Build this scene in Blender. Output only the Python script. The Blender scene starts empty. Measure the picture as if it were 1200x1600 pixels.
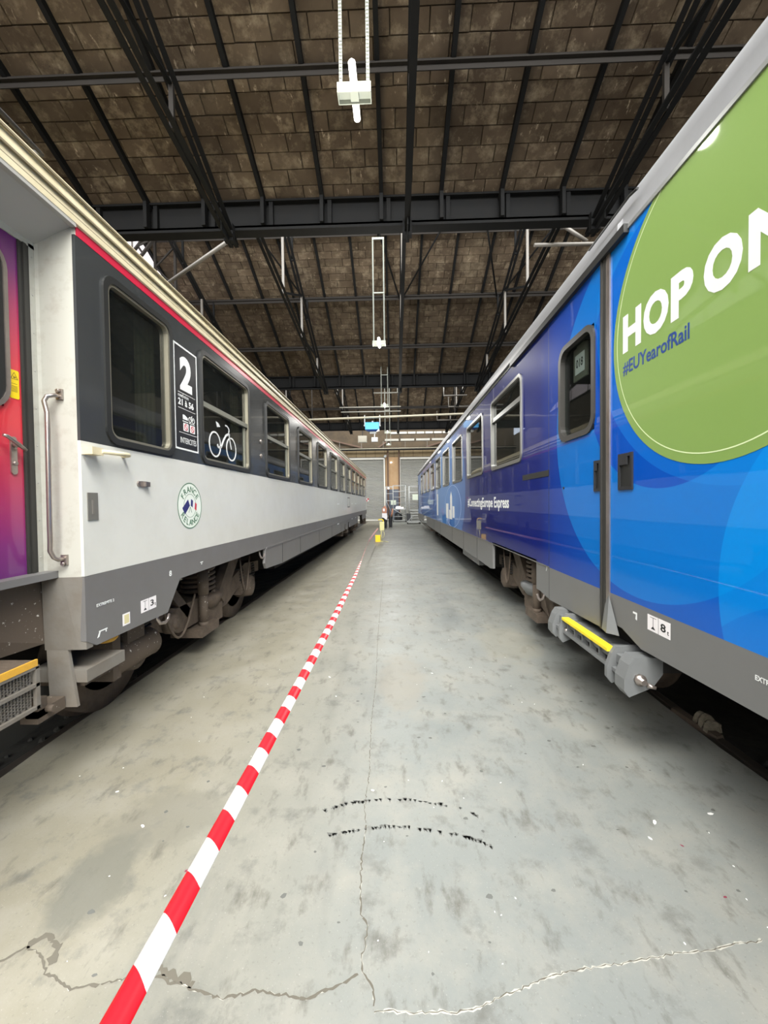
import bpy, bmesh, math, random
from mathutils import Vector, Matrix
random.seed(7)
PI = math.pi
scn = bpy.context.scene
COL = scn.collection

# ------------------------------------------------------------ camera
def rot_cam(yaw, pitch, roll):
    return Matrix.Rotation(yaw, 3, 'Z') @ Matrix.Rotation(pitch, 3, 'X') @ Matrix.Rotation(roll, 3, 'Y')
CAM_H = 1.65
cam_d = bpy.data.cameras.new('camera')
cam = bpy.data.objects.new('camera', cam_d); COL.objects.link(cam)
cam_d.sensor_fit = 'VERTICAL'; cam_d.sensor_height = 24.0; cam_d.sensor_width = 18.0
cam_d.lens = 610.0 / 1600.0 * 24.0
cam_d.clip_start = 0.03; cam_d.clip_end = 200
R3 = rot_cam(0.0281, -0.0226, 0.012)
Mc = (R3 @ Matrix.Rotation(PI / 2, 3, 'X')).to_4x4()
Mc.translation = Vector((0, 0, CAM_H))
cam.matrix_world = Mc
scn.camera = cam

# ------------------------------------------------------------ world, daylight, exposure
W = bpy.data.worlds.new('world'); scn.world = W; W.use_nodes = True
W.node_tree.nodes['Background'].inputs[0].default_value = (0.75, 0.85, 1.0, 1)
W.node_tree.nodes['Background'].inputs[1].default_value = 1.0
scn.view_settings.view_transform = 'Standard'
try: scn.view_settings.look = 'None'
except Exception: pass
scn.view_settings.gamma = 1.0
scn.view_settings.use_curve_mapping = False
scn.view_settings.exposure = 1.82

def area_light(name, loc, size_x, size_y, rx, energy, color, spread=120):
    l = bpy.data.lights.new(name, 'AREA'); l.shape = 'RECTANGLE'
    l.size = size_x; l.size_y = size_y; l.energy = energy; l.color = color; l.spread = math.radians(spread)
    o = bpy.data.objects.new(name, l); COL.objects.link(o)
    o.location = loc; o.rotation_euler = (rx, 0, 0)
    return o
# daylight entering through the upright glazing of each saw-tooth bay (faces down the hall)
DAY = (1.0, 0.985, 0.945)
TEETH = [-2.8, 8.0, 18.8, 29.6]          # y of each valley / glazing line
for gy, en, tilt, spr in ((-2.8, 960.0, .85, 105), (8.0, 540.0, .12, 180), (18.8, 560.0, .12, 180), (29.6, 780.0, .35, 170)):
    area_light('glazing_daylight', (0.4, gy + 0.25, 10.3), 15.5, 3.9, PI/2 - tilt, en, DAY, spr)
area_light('rear_bay_daylight', (0.2, -9.0, 6.0), 12.0, 5.0, PI/2 - 0.6, 330.0, DAY, 110)

# ------------------------------------------------------------ materials
def new_mat(name):
    m = bpy.data.materials.new(name); m.use_nodes = True
    nt = m.node_tree; b = nt.nodes['Principled BSDF']
    return m, nt, b
def setv(b, k, v):
    if k in b.inputs: b.inputs[k].default_value = v
def lin(c):
    def f(u):
        u = u / 255.0
        return u / 12.92 if u <= 0.04045 else ((u + 0.055) / 1.055) ** 2.4
    return tuple(f(u) for u in c) + (1.0,)
def mat(name, rgb, rough=0.5, metal=0.0, coat=0.0, noise=0.0, nscale=6.0, dark=None, bump=0.0, bscale=40.0, spec=None, objrand=0.0, thr=(0.4, 0.7)):
    m, nt, b = new_mat(name)
    c = lin(rgb)
    setv(b, 'Base Color', c); setv(b, 'Roughness', rough); setv(b, 'Metallic', metal); setv(b, 'Coat Weight', coat)
    setv(b, 'Coat Roughness', 0.04)
    if spec is not None: setv(b, 'Specular IOR Level', spec)
    L = nt.links
    if noise > 0 or objrand > 0 or bump > 0:
        g = nt.nodes.new('ShaderNodeNewGeometry')
        out = None
        if noise > 0:
            n = nt.nodes.new('ShaderNodeTexNoise'); n.inputs['Scale'].default_value = nscale; n.inputs['Detail'].default_value = 6; n.inputs['Roughness'].default_value = 0.65
            L.new(g.outputs['Position'], n.inputs['Vector'])
            r = nt.nodes.new('ShaderNodeMapRange'); r.inputs['From Min'].default_value = thr[0]; r.inputs['From Max'].default_value = thr[1]
            r.inputs['To Max'].default_value = noise
            L.new(n.outputs['Fac'], r.inputs['Value'])
            mx = nt.nodes.new('ShaderNodeMix'); mx.data_type = 'RGBA'
            L.new(r.outputs['Result'], mx.inputs['Factor'])
            mx.inputs[6].default_value = c
            mx.inputs[7].default_value = lin(dark) if dark else (c[0]*.5, c[1]*.5, c[2]*.5, 1)
            out = mx.outputs[2]
        if objrand > 0:
            oi = nt.nodes.new('ShaderNodeObjectInfo')
            r2 = nt.nodes.new('ShaderNodeMapRange'); r2.inputs['To Min'].default_value = 1 - objrand; r2.inputs['To Max'].default_value = 1 + objrand
            L.new(oi.outputs['Random'], r2.inputs['Value'])
            vm = nt.nodes.new('ShaderNodeVectorMath'); vm.operation = 'SCALE'
            if out is not None: L.new(out, vm.inputs[0])
            else: vm.inputs[0].default_value = c[:3]
            L.new(r2.outputs['Result'], vm.inputs['Scale'])
            out = vm.outputs[0]
        if out is not None: L.new(out, b.inputs['Base Color'])
        if bump > 0:
            n2 = nt.nodes.new('ShaderNodeTexNoise'); n2.inputs['Scale'].default_value = bscale; n2.inputs['Detail'].default_value = 5
            L.new(g.outputs['Position'], n2.inputs['Vector'])
            bp = nt.nodes.new('ShaderNodeBump'); bp.inputs['Strength'].default_value = bump; bp.inputs['Distance'].default_value = 0.01
            L.new(n2.outputs['Fac'], bp.inputs['Height']); L.new(bp.outputs['Normal'], b.inputs['Normal'])
    return m
def emis(name, rgb, strength):
    m, nt, b = new_mat(name)
    setv(b, 'Base Color', lin(rgb)); setv(b, 'Emission Color', lin(rgb)); setv(b, 'Emission Strength', strength)
    return m
def glass(name, tint=(0.02, 0.022, 0.02), see=0.35, rough=0.02, spec=0.8):
    m, nt, b = new_mat(name)
    setv(b, 'Base Color', tint + (1,)); setv(b, 'Roughness', rough); setv(b, 'Specular IOR Level', spec); setv(b, 'IOR', 1.55)
    t = nt.nodes.new('ShaderNodeBsdfTransparent'); t.inputs[0].default_value = (0.75, 0.8, 0.78, 1)
    fr = nt.nodes.new('ShaderNodeFresnel'); fr.inputs['IOR'].default_value = 1.6
    mr = nt.nodes.new('ShaderNodeMapRange'); mr.inputs['To Min'].default_value = 1 - see; mr.inputs['To Max'].default_value = 1.0
    nt.links.new(fr.outputs[0], mr.inputs['Value'])
    mx = nt.nodes.new('ShaderNodeMixShader')
    gb = nt.nodes.new('ShaderNodeNewGeometry'); sb = nt.nodes.new('ShaderNodeMath'); sb.operation = 'SUBTRACT'; sb.inputs[0].default_value = 1; nt.links.new(gb.outputs['Backfacing'], sb.inputs[1])
    ml = nt.nodes.new('ShaderNodeMath'); ml.operation = 'MULTIPLY'; nt.links.new(mr.outputs[0], ml.inputs[0]); nt.links.new(sb.outputs[0], ml.inputs[1])   # the way out of the pane adds no second reflection
    nt.links.new(ml.outputs[0], mx.inputs[0]); nt.links.new(t.outputs[0], mx.inputs[1]); nt.links.new(b.outputs[0], mx.inputs[2])
    nt.links.new(mx.outputs[0], nt.nodes['Material Output'].inputs[0])
    return m

M = {}
M['white'] = mat('coach_white_paint', (206, 206, 199), 0.32, coat=0.25, noise=0.16, nscale=3.0, dark=(170, 165, 150))
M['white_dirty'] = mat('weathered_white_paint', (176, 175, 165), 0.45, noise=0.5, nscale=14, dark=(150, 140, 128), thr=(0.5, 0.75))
M['anthracite'] = mat('anthracite_band_paint', (58, 60, 60), 0.22, coat=0.3, noise=0.2, nscale=2.5, dark=(48, 51, 60))
M['stripe'] = mat('carmine_stripe_paint', (200, 40, 68), 0.3)
M['sillgrey'] = mat('sill_grey_paint', (106, 105, 104), 0.42, noise=0.25, nscale=4, dark=(92, 86, 80))
M['sillgrey_dirty'] = mat('grimy_sill_grey_paint', (114, 110, 103), 0.5, noise=0.7, nscale=5, dark=(100, 90, 78), bump=0.1)
M['sillgrey2'] = mat('blue_coach_sill_paint', (106, 106, 105), 0.36, noise=0.15, nscale=3, dark=(92, 92, 90))
M['cream'] = mat('cream_roof_paint', (214, 204, 172), 0.45, noise=0.45, nscale=5, dark=(178, 158, 112))
M['creamline'] = mat('gutter_line_brown', (120, 110, 88), 0.6)  # thin darker lines along the gutter ribs
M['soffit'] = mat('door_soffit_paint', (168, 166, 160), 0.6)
M['rubber'] = mat('black_rubber', (30, 31, 30), 0.45)
M['rubber2'] = mat('door_rubber', (48, 47, 44), 0.4)
M['alu'] = mat('window_rim_metal', (150, 145, 128), 0.38, metal=0.6)
M['alu2'] = mat('satin_window_rim', (128, 128, 124), 0.3, metal=0.6)
M['chrome'] = mat('worn_bright_metal', (165, 155, 148), 0.3, metal=0.8, noise=0.3, nscale=12)
M['crossbar'] = mat('window_crossbar_paint', (112, 112, 100), 0.45)
M['pane'] = glass('coach_window_glass', see=0.5)
M['pane2'] = glass('clear_door_glass', see=0.85)
M['inner'] = mat('coach_interior', (44, 43, 38), 0.8)
M['curtain'] = mat('curtain_fabric', (92, 86, 66), 0.9)
M['roofgrey'] = mat('grey_roof_paint', (124, 125, 127), 0.45, noise=0.2, nscale=5)
M['gutter'] = mat('pale_gutter', (140, 142, 140), 0.3, metal=0.3)
M['bogie'] = mat('bogie_grime', (92, 80, 68), 0.8, noise=0.6, nscale=9, dark=(52, 44, 38), bump=0.3)
M['bogie_dark'] = mat('dark_underframe', (38, 35, 33), 0.85, noise=0.4, nscale=7, bump=0.2)
M['splash'] = mat('splattered_grime', (84, 73, 62), 0.8, noise=1.0, nscale=38, dark=(205, 200, 190), thr=(0.64, 0.68))
M['tread'] = mat('wheel_tread_steel', (120, 110, 100), 0.35, metal=0.7)
M['steelgrey'] = mat('grey_painted_step', (108, 110, 110), 0.35, noise=0.2, nscale=8)
M['yellow'] = mat('yellow_edge_paint', (232, 208, 40), 0.45)
M['yellow_worn'] = mat('worn_yellow_edge', (212, 160, 50), 0.6, noise=0.4, nscale=14, dark=(150, 118, 70))
M['decal_white'] = mat('white_lettering', (222, 224, 222), 0.4)
M['decal_dark'] = mat('dark_lettering', (30, 32, 34), 0.5)
M['decal_black'] = mat('notice_black', (30, 31, 34), 0.3)
M['decal_green'] = mat('badge_green', (72, 112, 84), 0.5)
M['decal_navy'] = mat('badge_navy', (42, 46, 104), 0.5)
M['decal_red'] = mat('badge_red', (196, 46, 62), 0.5)
M['decal_blue'] = mat('hashtag_blue', (24, 62, 128), 0.35)
M['badge_pale'] = mat('badge_pale_ground', (222, 228, 218), 0.4)
M['cream_sticker'] = mat('pale_sticker', (206, 196, 150), 0.6)
M['label_yellow'] = mat('warning_label_yellow', (236, 204, 20), 0.4)
M['steel_dark'] = mat('dark_roof_steel', (17, 18, 19), 0.75, spec=0.15, noise=0.3, nscale=4, dark=(26, 23, 20))
M['steel_mid'] = mat('grey_brown_roof_steel', (34, 31, 28), 0.7, spec=0.2)
M['steel_light'] = mat('pale_steel', (96, 92, 86), 0.5, metal=0.2)  # pale steel; also gives the farther truss posts their lit look
def block_mat():
    m, nt, b = new_mat('roof_panel_block'); L = nt.links
    g = nt.nodes.new('ShaderNodeNewGeometry'); oi = nt.nodes.new('ShaderNodeObjectInfo')
    def nz(sc, det, ro, lo, hi, mx_, stretch=(1, 1, 1)):
        mp = nt.nodes.new('ShaderNodeMapping'); mp.inputs['Scale'].default_value = stretch; L.new(g.outputs['Position'], mp.inputs['Vector'])
        n = nt.nodes.new('ShaderNodeTexNoise'); n.inputs['Scale'].default_value = sc; n.inputs['Detail'].default_value = det; n.inputs['Roughness'].default_value = ro
        L.new(mp.outputs[0], n.inputs['Vector']); r = nt.nodes.new('ShaderNodeMapRange'); r.inputs['From Min'].default_value = lo; r.inputs['From Max'].default_value = hi; r.inputs['To Max'].default_value = mx_
        L.new(n.outputs['Fac'], r.inputs['Value']); return r.outputs[0]
    def mix(f, a, c):
        x = nt.nodes.new('ShaderNodeMix'); x.data_type = 'RGBA'; L.new(f, x.inputs['Factor'])
        for i, v in ((6, a), (7, c)):
            if isinstance(v, tuple): x.inputs[i].default_value = v
            else: L.new(v, x.inputs[i])
        return x.outputs[2]
    c = mix(nz(.9, 4, .6, .35, .65, 1), lin((68, 58, 48)), lin((88, 77, 64)))
    c = mix(nz(3.2, 6, .7, .50, .68, .8), c, lin((120, 109, 92)))
    c = mix(nz(2.4, 6, .7, .56, .72, .7), c, lin((54, 46, 38)))
    c = mix(nz(6, 5, .7, .62, .74, .75, (1.4, .6, 1)), c, lin((174, 160, 139)))
    r2 = nt.nodes.new('ShaderNodeMapRange'); r2.inputs['To Min'].default_value = .80; r2.inputs['To Max'].default_value = 1.22; L.new(oi.outputs['Random'], r2.inputs['Value'])
    vm = nt.nodes.new('ShaderNodeVectorMath'); vm.operation = 'SCALE'; L.new(c, vm.inputs[0]); L.new(r2.outputs[0], vm.inputs['Scale']); L.new(vm.outputs[0], b.inputs['Base Color'])
    setv(b, 'Roughness', 1.0); setv(b, 'Specular IOR Level', .1)
    n2 = nt.nodes.new('ShaderNodeTexNoise'); n2.inputs['Scale'].default_value = 14; L.new(g.outputs['Position'], n2.inputs['Vector'])
    bp = nt.nodes.new('ShaderNodeBump'); bp.inputs['Strength'].default_value = .3; bp.inputs['Distance'].default_value = .01; L.new(n2.outputs['Fac'], bp.inputs['Height']); L.new(bp.outputs[0], b.inputs['Normal'])
    return m
M['block'] = block_mat()
M['joint'] = mat('roof_panel_backing', (62, 53, 42), 1.0)
M['wall'] = mat('side_wall_render', (120, 112, 98), 0.9, noise=0.4, nscale=1.5)
M['wall_upper'] = mat('end_wall_brown', (78, 66, 50), 0.9, noise=0.6, nscale=1.5, dark=(48, 42, 34))
M['wall_end'] = mat('end_wall_boards', (132, 116, 88), 0.85, noise=0.6, nscale=1.2, dark=(112, 96, 70))
M['daylight_pane'] = emis('daylit_gable_glazing', (236, 228, 232), 0.30)
M['shutter'] = mat('roller_shutter_steel', (142, 142, 136), 0.5, metal=0.1, noise=0.15, nscale=2)
M['shutter_box'] = mat('shutter_frame_paint', (186, 184, 176), 0.5)
M['tan'] = mat('tan_boarding', (150, 124, 92), 0.8, noise=0.5, nscale=3, dark=(140, 106, 70))
M['brownsteel'] = mat('brown_column_paint', (88, 66, 52), 0.7)
M['bluegrey'] = mat('blue_grey_dado', (74, 80, 92), 0.7)
M['lampbox'] = mat('lamp_housing_enamel', (128, 132, 122), 0.4)
M['lamp'] = emis('lamp_tube_glow', (255, 252, 244), 1.6)
M['pipe'] = mat('pale_overhead_pipe', (150, 144, 126), 0.5)
M['bluebox'] = mat('blue_unit_enamel', (60, 150, 205), 0.4)
M['boxgrey'] = mat('grey_cabinet', (112, 108, 96), 0.6)
M['tray'] = mat('cable_tray', (122, 120, 112), 0.5)
M['rail_rust'] = mat('rusty_rail', (74, 58, 46), 0.8, noise=0.5, nscale=14, bump=0.3)
M['rail_head'] = mat('worn_rail_head', (88, 82, 76), 0.4, metal=0.7)
M['pit'] = mat('grimy_track_bed', (42, 42, 40), 0.95, noise=0.6, nscale=7, dark=(66, 64, 58), bump=0.8, bscale=20)
M['crackdark'] = mat('crack_shadow_dirt', (92, 88, 78), 1.0)
M['crackpale'] = mat('crack_spalled_edge', (170, 168, 158), 0.95)
M['tyre'] = mat('tyre_rubber_mark', (92, 93, 89), 0.8)
M['paint_fleck'] = mat('white_flake', (228, 228, 224), 0.7)
M['redflake'] = mat('dark_red_flake', (120, 40, 60), 0.7)
M['stone'] = mat('chalky_clamp_metal', (146, 138, 120), 0.8, noise=0.6, nscale=22, dark=(84, 74, 62), bump=0.4)
M['black_plastic'] = mat('black_plastic', (32, 33, 36), 0.5)
M['orange'] = mat('orange_cover', (176, 122, 96), 0.6)
M['paper'] = mat('white_sheet', (226, 222, 222), 0.7)
M['dirtwhite'] = mat('pale_equipment_paint', (150, 152, 150), 0.5)
M['yellow_kit'] = mat('bright_yellow_plastic', (245, 200, 30), 0.45)
M['yellow_pale'] = mat('pale_yellow_panel', (190, 184, 128), 0.5)
M['board_pale'] = mat('pale_board', (176, 184, 168), 0.6)

def nd(nt, t, **k):
    n = nt.nodes.new(t)
    for a, b in k.items(): setattr(n, a, b)
    return n
# floor: painted concrete
def floor_mat():
    m, nt, b = new_mat('grey_painted_concrete'); L = nt.links
    g = nd(nt, 'ShaderNodeNewGeometry')
    def noise(sc, det, rough=0.6, off=0, stretch=None):
        mp = nd(nt, 'ShaderNodeMapping'); mp.inputs['Location'].default_value = (off, off * .7, 0)
        if stretch: mp.inputs['Scale'].default_value = stretch
        L.new(g.outputs['Position'], mp.inputs['Vector'])
        n = nd(nt, 'ShaderNodeTexNoise'); n.inputs['Scale'].default_value = sc; n.inputs['Detail'].default_value = det; n.inputs['Roughness'].default_value = rough
        L.new(mp.outputs[0], n.inputs['Vector']); return n.outputs['Fac']
    def rng(v, a, c, lo, hi):
        r = nd(nt, 'ShaderNodeMapRange'); r.inputs['From Min'].default_value = a; r.inputs['From Max'].default_value = c
        r.inputs['To Min'].default_value = lo; r.inputs['To Max'].default_value = hi; L.new(v, r.inputs['Value']); return r.outputs['Result']
    def mix(f, c1, c2):
        x = nd(nt, 'ShaderNodeMix', data_type='RGBA'); L.new(f, x.inputs['Factor'])
        for i, c in ((6, c1), (7, c2)):
            if isinstance(c, tuple): x.inputs[i].default_value = c
            else: L.new(c, x.inputs[i])
        return x.outputs[2]
    base = mix(rng(noise(0.5, 4), .35, .65, 0, 1), lin((127, 129, 124)), lin((112, 116, 113)))
    sx = nd(nt, 'ShaderNodeSeparateXYZ'); L.new(g.outputs['Position'], sx.inputs[0])
    base = mix(rng(sx.outputs[0], -.1, -1.3, 0, .7), base, lin((127, 120, 101)))  # warmer towards the left: stained paint plus reflected warmth put into the colour
    base = mix(rng(noise(2.2, 8, .7, 3), .45, .75, 0, .75), base, lin((140, 137, 127)))
    base = mix(rng(noise(5.0, 8, .7, 9), .54, .70, 0, .85), base, lin((95, 95, 90)))
    base = mix(rng(noise(11.0, 6, .65, 5, (1, .45, 1)), .56, .70, 0, .75), base, lin((84, 82, 75)))
    base = mix(rng(noise(1.1, 6, .6, 21, (1.6, .35, 1)), .58, .72, 0, .55), base, lin((95, 97, 94)))
    base = mix(rng(noise(60.0, 3, .6, 2), .62, .7, 0, .35), base, lin((88, 86, 79)))
    base = mix(rng(noise(140.0, 2, .6, 2), .66, .72, 0, .5), base, lin((158, 156, 150)))
    # worn patches scrubbed to a darker blotch left of the tape
    def blob(cx, cy, rx, ry, col, k):
        nonlocal base
        s = nd(nt, 'ShaderNodeSeparateXYZ'); L.new(g.outputs['Position'], s.inputs[0])
        def mm(op, a, c=None):
            q = nd(nt, 'ShaderNodeMath', operation=op)
            for i, v in enumerate((a, c)):
                if v is None: continue
                if isinstance(v, (int, float)): q.inputs[i].default_value = v
                else: L.new(v, q.inputs[i])
            return q.outputs[0]
        dx = mm('DIVIDE', mm('SUBTRACT', s.outputs[0], cx), rx); dy = mm('DIVIDE', mm('SUBTRACT', s.outputs[1], cy), ry)
        d = mm('SQRT', mm('ADD', mm('MULTIPLY', dx, dx), mm('MULTIPLY', dy, dy)))
        d = mm('ADD', d, mm('MULTIPLY', mm('SUBTRACT', noise(4.0, 6, .65, cx * 7), .5), 1.6))
        base = mix(rng(d, .75, 1.1, k, 0), base, col)
    blob(-1.34, 1.66, .17, .24, lin((98, 98, 90)), .75)
    blob(-1.2, 2.0, .3, .2, lin((107, 105, 95)), .55)
    blob(0.05, 3.6, .25, .6, lin((125, 121, 111)), .5)
    blob(1.3, 4.6, .35, .6, lin((135, 132, 118)), .4)
    L.new(base, b.inputs['Base Color'])
    L.new(rng(noise(2.2, 8, .7, 3), .3, .7, .34, .6), b.inputs['Roughness'])
    bp = nd(nt, 'ShaderNodeBump'); bp.inputs['Strength'].default_value = 0.25; bp.inputs['Distance'].default_value = 0.006
    L.new(noise(18, 8, .7, 4), bp.inputs['Height']); L.new(bp.outputs[0], b.inputs['Normal'])
    return m
M['floor'] = floor_mat()

# door paint fading purple - red - purple
def door_paint():
    m, nt, b = new_mat('purple_red_door_paint'); L = nt.links
    g = nd(nt, 'ShaderNodeNewGeometry'); s = nd(nt, 'ShaderNodeSeparateXYZ'); L.new(g.outputs['Position'], s.inputs[0])
    r = nd(nt, 'ShaderNodeMapRange'); r.inputs['From Min'].default_value = 1.25; r.inputs['From Max'].default_value = 3.15
    L.new(s.outputs[2], r.inputs['Value'])
    c = nd(nt, 'ShaderNodeValToRGB'); L.new(r.outputs[0], c.inputs[0])
    e = c.color_ramp.elements
    e[0].position = 0.0; e[0].color = lin((96, 36, 104)); e[1].position = 1.0; e[1].color = lin((96, 20, 104))
    for p, k in ((0.10, (120, 42, 108)), (0.30, (176, 50, 78)), (0.45, (206, 52, 62)), (0.62, (206, 50, 64)), (0.80, (160, 44, 92)), (0.9, (112, 24, 104))):
        q = e.new(p); q.color = lin(k)
    L.new(c.outputs[0], b.inputs['Base Color']); setv(b, 'Roughness', 0.3); setv(b, 'Coat Weight', 0.4)
    return m
M['door'] = door_paint()

# blue livery: flat print of overlapping discs on a royal blue ground
def livery():
    m, nt, b = new_mat('blue_disc_livery'); L = nt.links
    g = nd(nt, 'ShaderNodeNewGeometry'); s = nd(nt, 'ShaderNodeSeparateXYZ'); L.new(g.outputs['Position'], s.inputs[0])
    cb = nd(nt, 'ShaderNodeCombineXYZ'); L.new(s.outputs[1], cb.inputs[1]); L.new(s.outputs[2], cb.inputs[2])
    def rng(v, a, c, lo=0, hi=1):
        r = nd(nt, 'ShaderNodeMapRange'); r.inputs['From Min'].default_value = a; r.inputs['From Max'].default_value = c
        r.inputs['To Min'].default_value = lo; r.inputs['To Max'].default_value = hi; L.new(v, r.inputs['Value']); return r.outputs['Result']
    def mix(f, c1, c2):
        x = nd(nt, 'ShaderNodeMix', data_type='RGBA')
        if isinstance(f, float): x.inputs['Factor'].default_value = f
        else: L.new(f, x.inputs['Factor'])
        for i, c in ((6, c1), (7, c2)):
            if isinstance(c, tuple): x.inputs[i].default_value = c
            else: L.new(c, x.inputs[i])
        return x.outputs[2]
    Y = s.outputs[1]
    cr = nd(nt, 'ShaderNodeValToRGB'); L.new(rng(Y, -2, 14), cr.inputs[0])
    e = cr.color_ramp.elements
    e[0].position = 0; e[0].color = lin((0, 108, 196)); e[1].position = 1; e[1].color = lin((60, 110, 178))
    for p, k in ((0.20, (4, 92, 190)), (0.27, (14, 82, 172)), (0.355, (8, 52, 140)), (0.38, (8, 26, 104)), (0.5, (10, 20, 92)), (0.6, (14, 26, 98)), (0.68, (28, 56, 130)), (0.74, (52, 108, 180))):
        q = e.new(p); q.color = lin(k)
    base = cr.outputs[0]
    def disc(cy, cz, r, col, k, grad=None):
        nonlocal base
        v = nd(nt, 'ShaderNodeVectorMath', operation='DISTANCE'); L.new(cb.outputs[0], v.inputs[0]); v.inputs[1].default_value = (0, cy, cz)
        base = mix(rng(v.outputs['Value'], r - .002, r + .002, k, 0.0), base, col)
    disc(2.44, 2.253, 1.209, lin((0, 126, 206)), .5)      # big pale disc behind the green one
    disc(0.9, 1.25, 0.95, lin((0, 142, 224)), .55)
    disc(2.245, 2.53, .814, lin((0, 66, 168)), .85)         # darker disc round the green one
    disc(1.75, 2.9, 1.19, lin((20, 128, 216)), .30)
    disc(1.2, 0.35, .95, lin((0, 84, 184)), .35)
    disc(9.6, 2.0, 1.25, lin((70, 128, 196)), .5)
    disc(12.2, 2.3, 1.5, lin((70, 138, 206)), .55)
    disc(15.5, 1.6, 1.3, lin((40, 96, 176)), .5)
    L.new(base, b.inputs['Base Color'])
    setv(b, 'Roughness', 0.4); setv(b, 'Specular IOR Level', 0.05); setv(b, 'Coat Weight', 0.62); setv(b, 'Coat Roughness', 0.015)
    n = nd(nt, 'ShaderNodeTexNoise'); n.inputs['Scale'].default_value = 1.0; n.inputs['Detail'].default_value = 2
    mp = nd(nt, 'ShaderNodeMapping'); mp.inputs['Scale'].default_value = (1, .5, 1.6); L.new(g.outputs['Position'], mp.inputs['Vector']); L.new(mp.outputs[0], n.inputs['Vector'])
    bp = nd(nt, 'ShaderNodeBump'); bp.inputs['Strength'].default_value = 0.12; bp.inputs['Distance'].default_value = 0.02
    L.new(n.outputs['Fac'], bp.inputs['Height']); L.new(bp.outputs[0], b.inputs['Normal']); L.new(bp.outputs[0], b.inputs['Coat Normal'])
    return m
M['livery'] = livery()
M['green'] = mat('leaf_green_print', (122, 152, 76), 0.5, coat=0.5)
M['greenline'] = mat('pale_ring_print', (214, 230, 180), 0.3, coat=0.4)

# tape: slanting red and white stripes, 10 cm pitch
def tape_mat():
    m, nt, b = new_mat('red_white_tape'); L = nt.links
    uv = nd(nt, 'ShaderNodeUVMap'); s = nd(nt, 'ShaderNodeSeparateXYZ'); L.new(uv.outputs[0], s.inputs[0])
    a = nd(nt, 'ShaderNodeMath', operation='MULTIPLY_ADD'); L.new(s.outputs[1], a.inputs[0]); a.inputs[1].default_value = 0.045; L.new(s.outputs[0], a.inputs[2])
    d = nd(nt, 'ShaderNodeMath', operation='PINGPONG'); L.new(a.outputs[0], d.inputs[0]); d.inputs[1].default_value = 0.1
    c = nd(nt, 'ShaderNodeMath', operation='GREATER_THAN'); L.new(d.outputs[0], c.inputs[0]); c.inputs[1].default_value = 0.05
    x = nd(nt, 'ShaderNodeMix', data_type='RGBA'); L.new(c.outputs[0], x.inputs['Factor']); x.inputs[6].default_value = lin((208, 22, 34)); x.inputs[7].default_value = lin((214, 214, 210))
    L.new(x.outputs[2], b.inputs['Base Color']); setv(b, 'Roughness', 0.35); setv(b, 'Subsurface Weight', 0.0)
    return m
M['tape'] = tape_mat()

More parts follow.
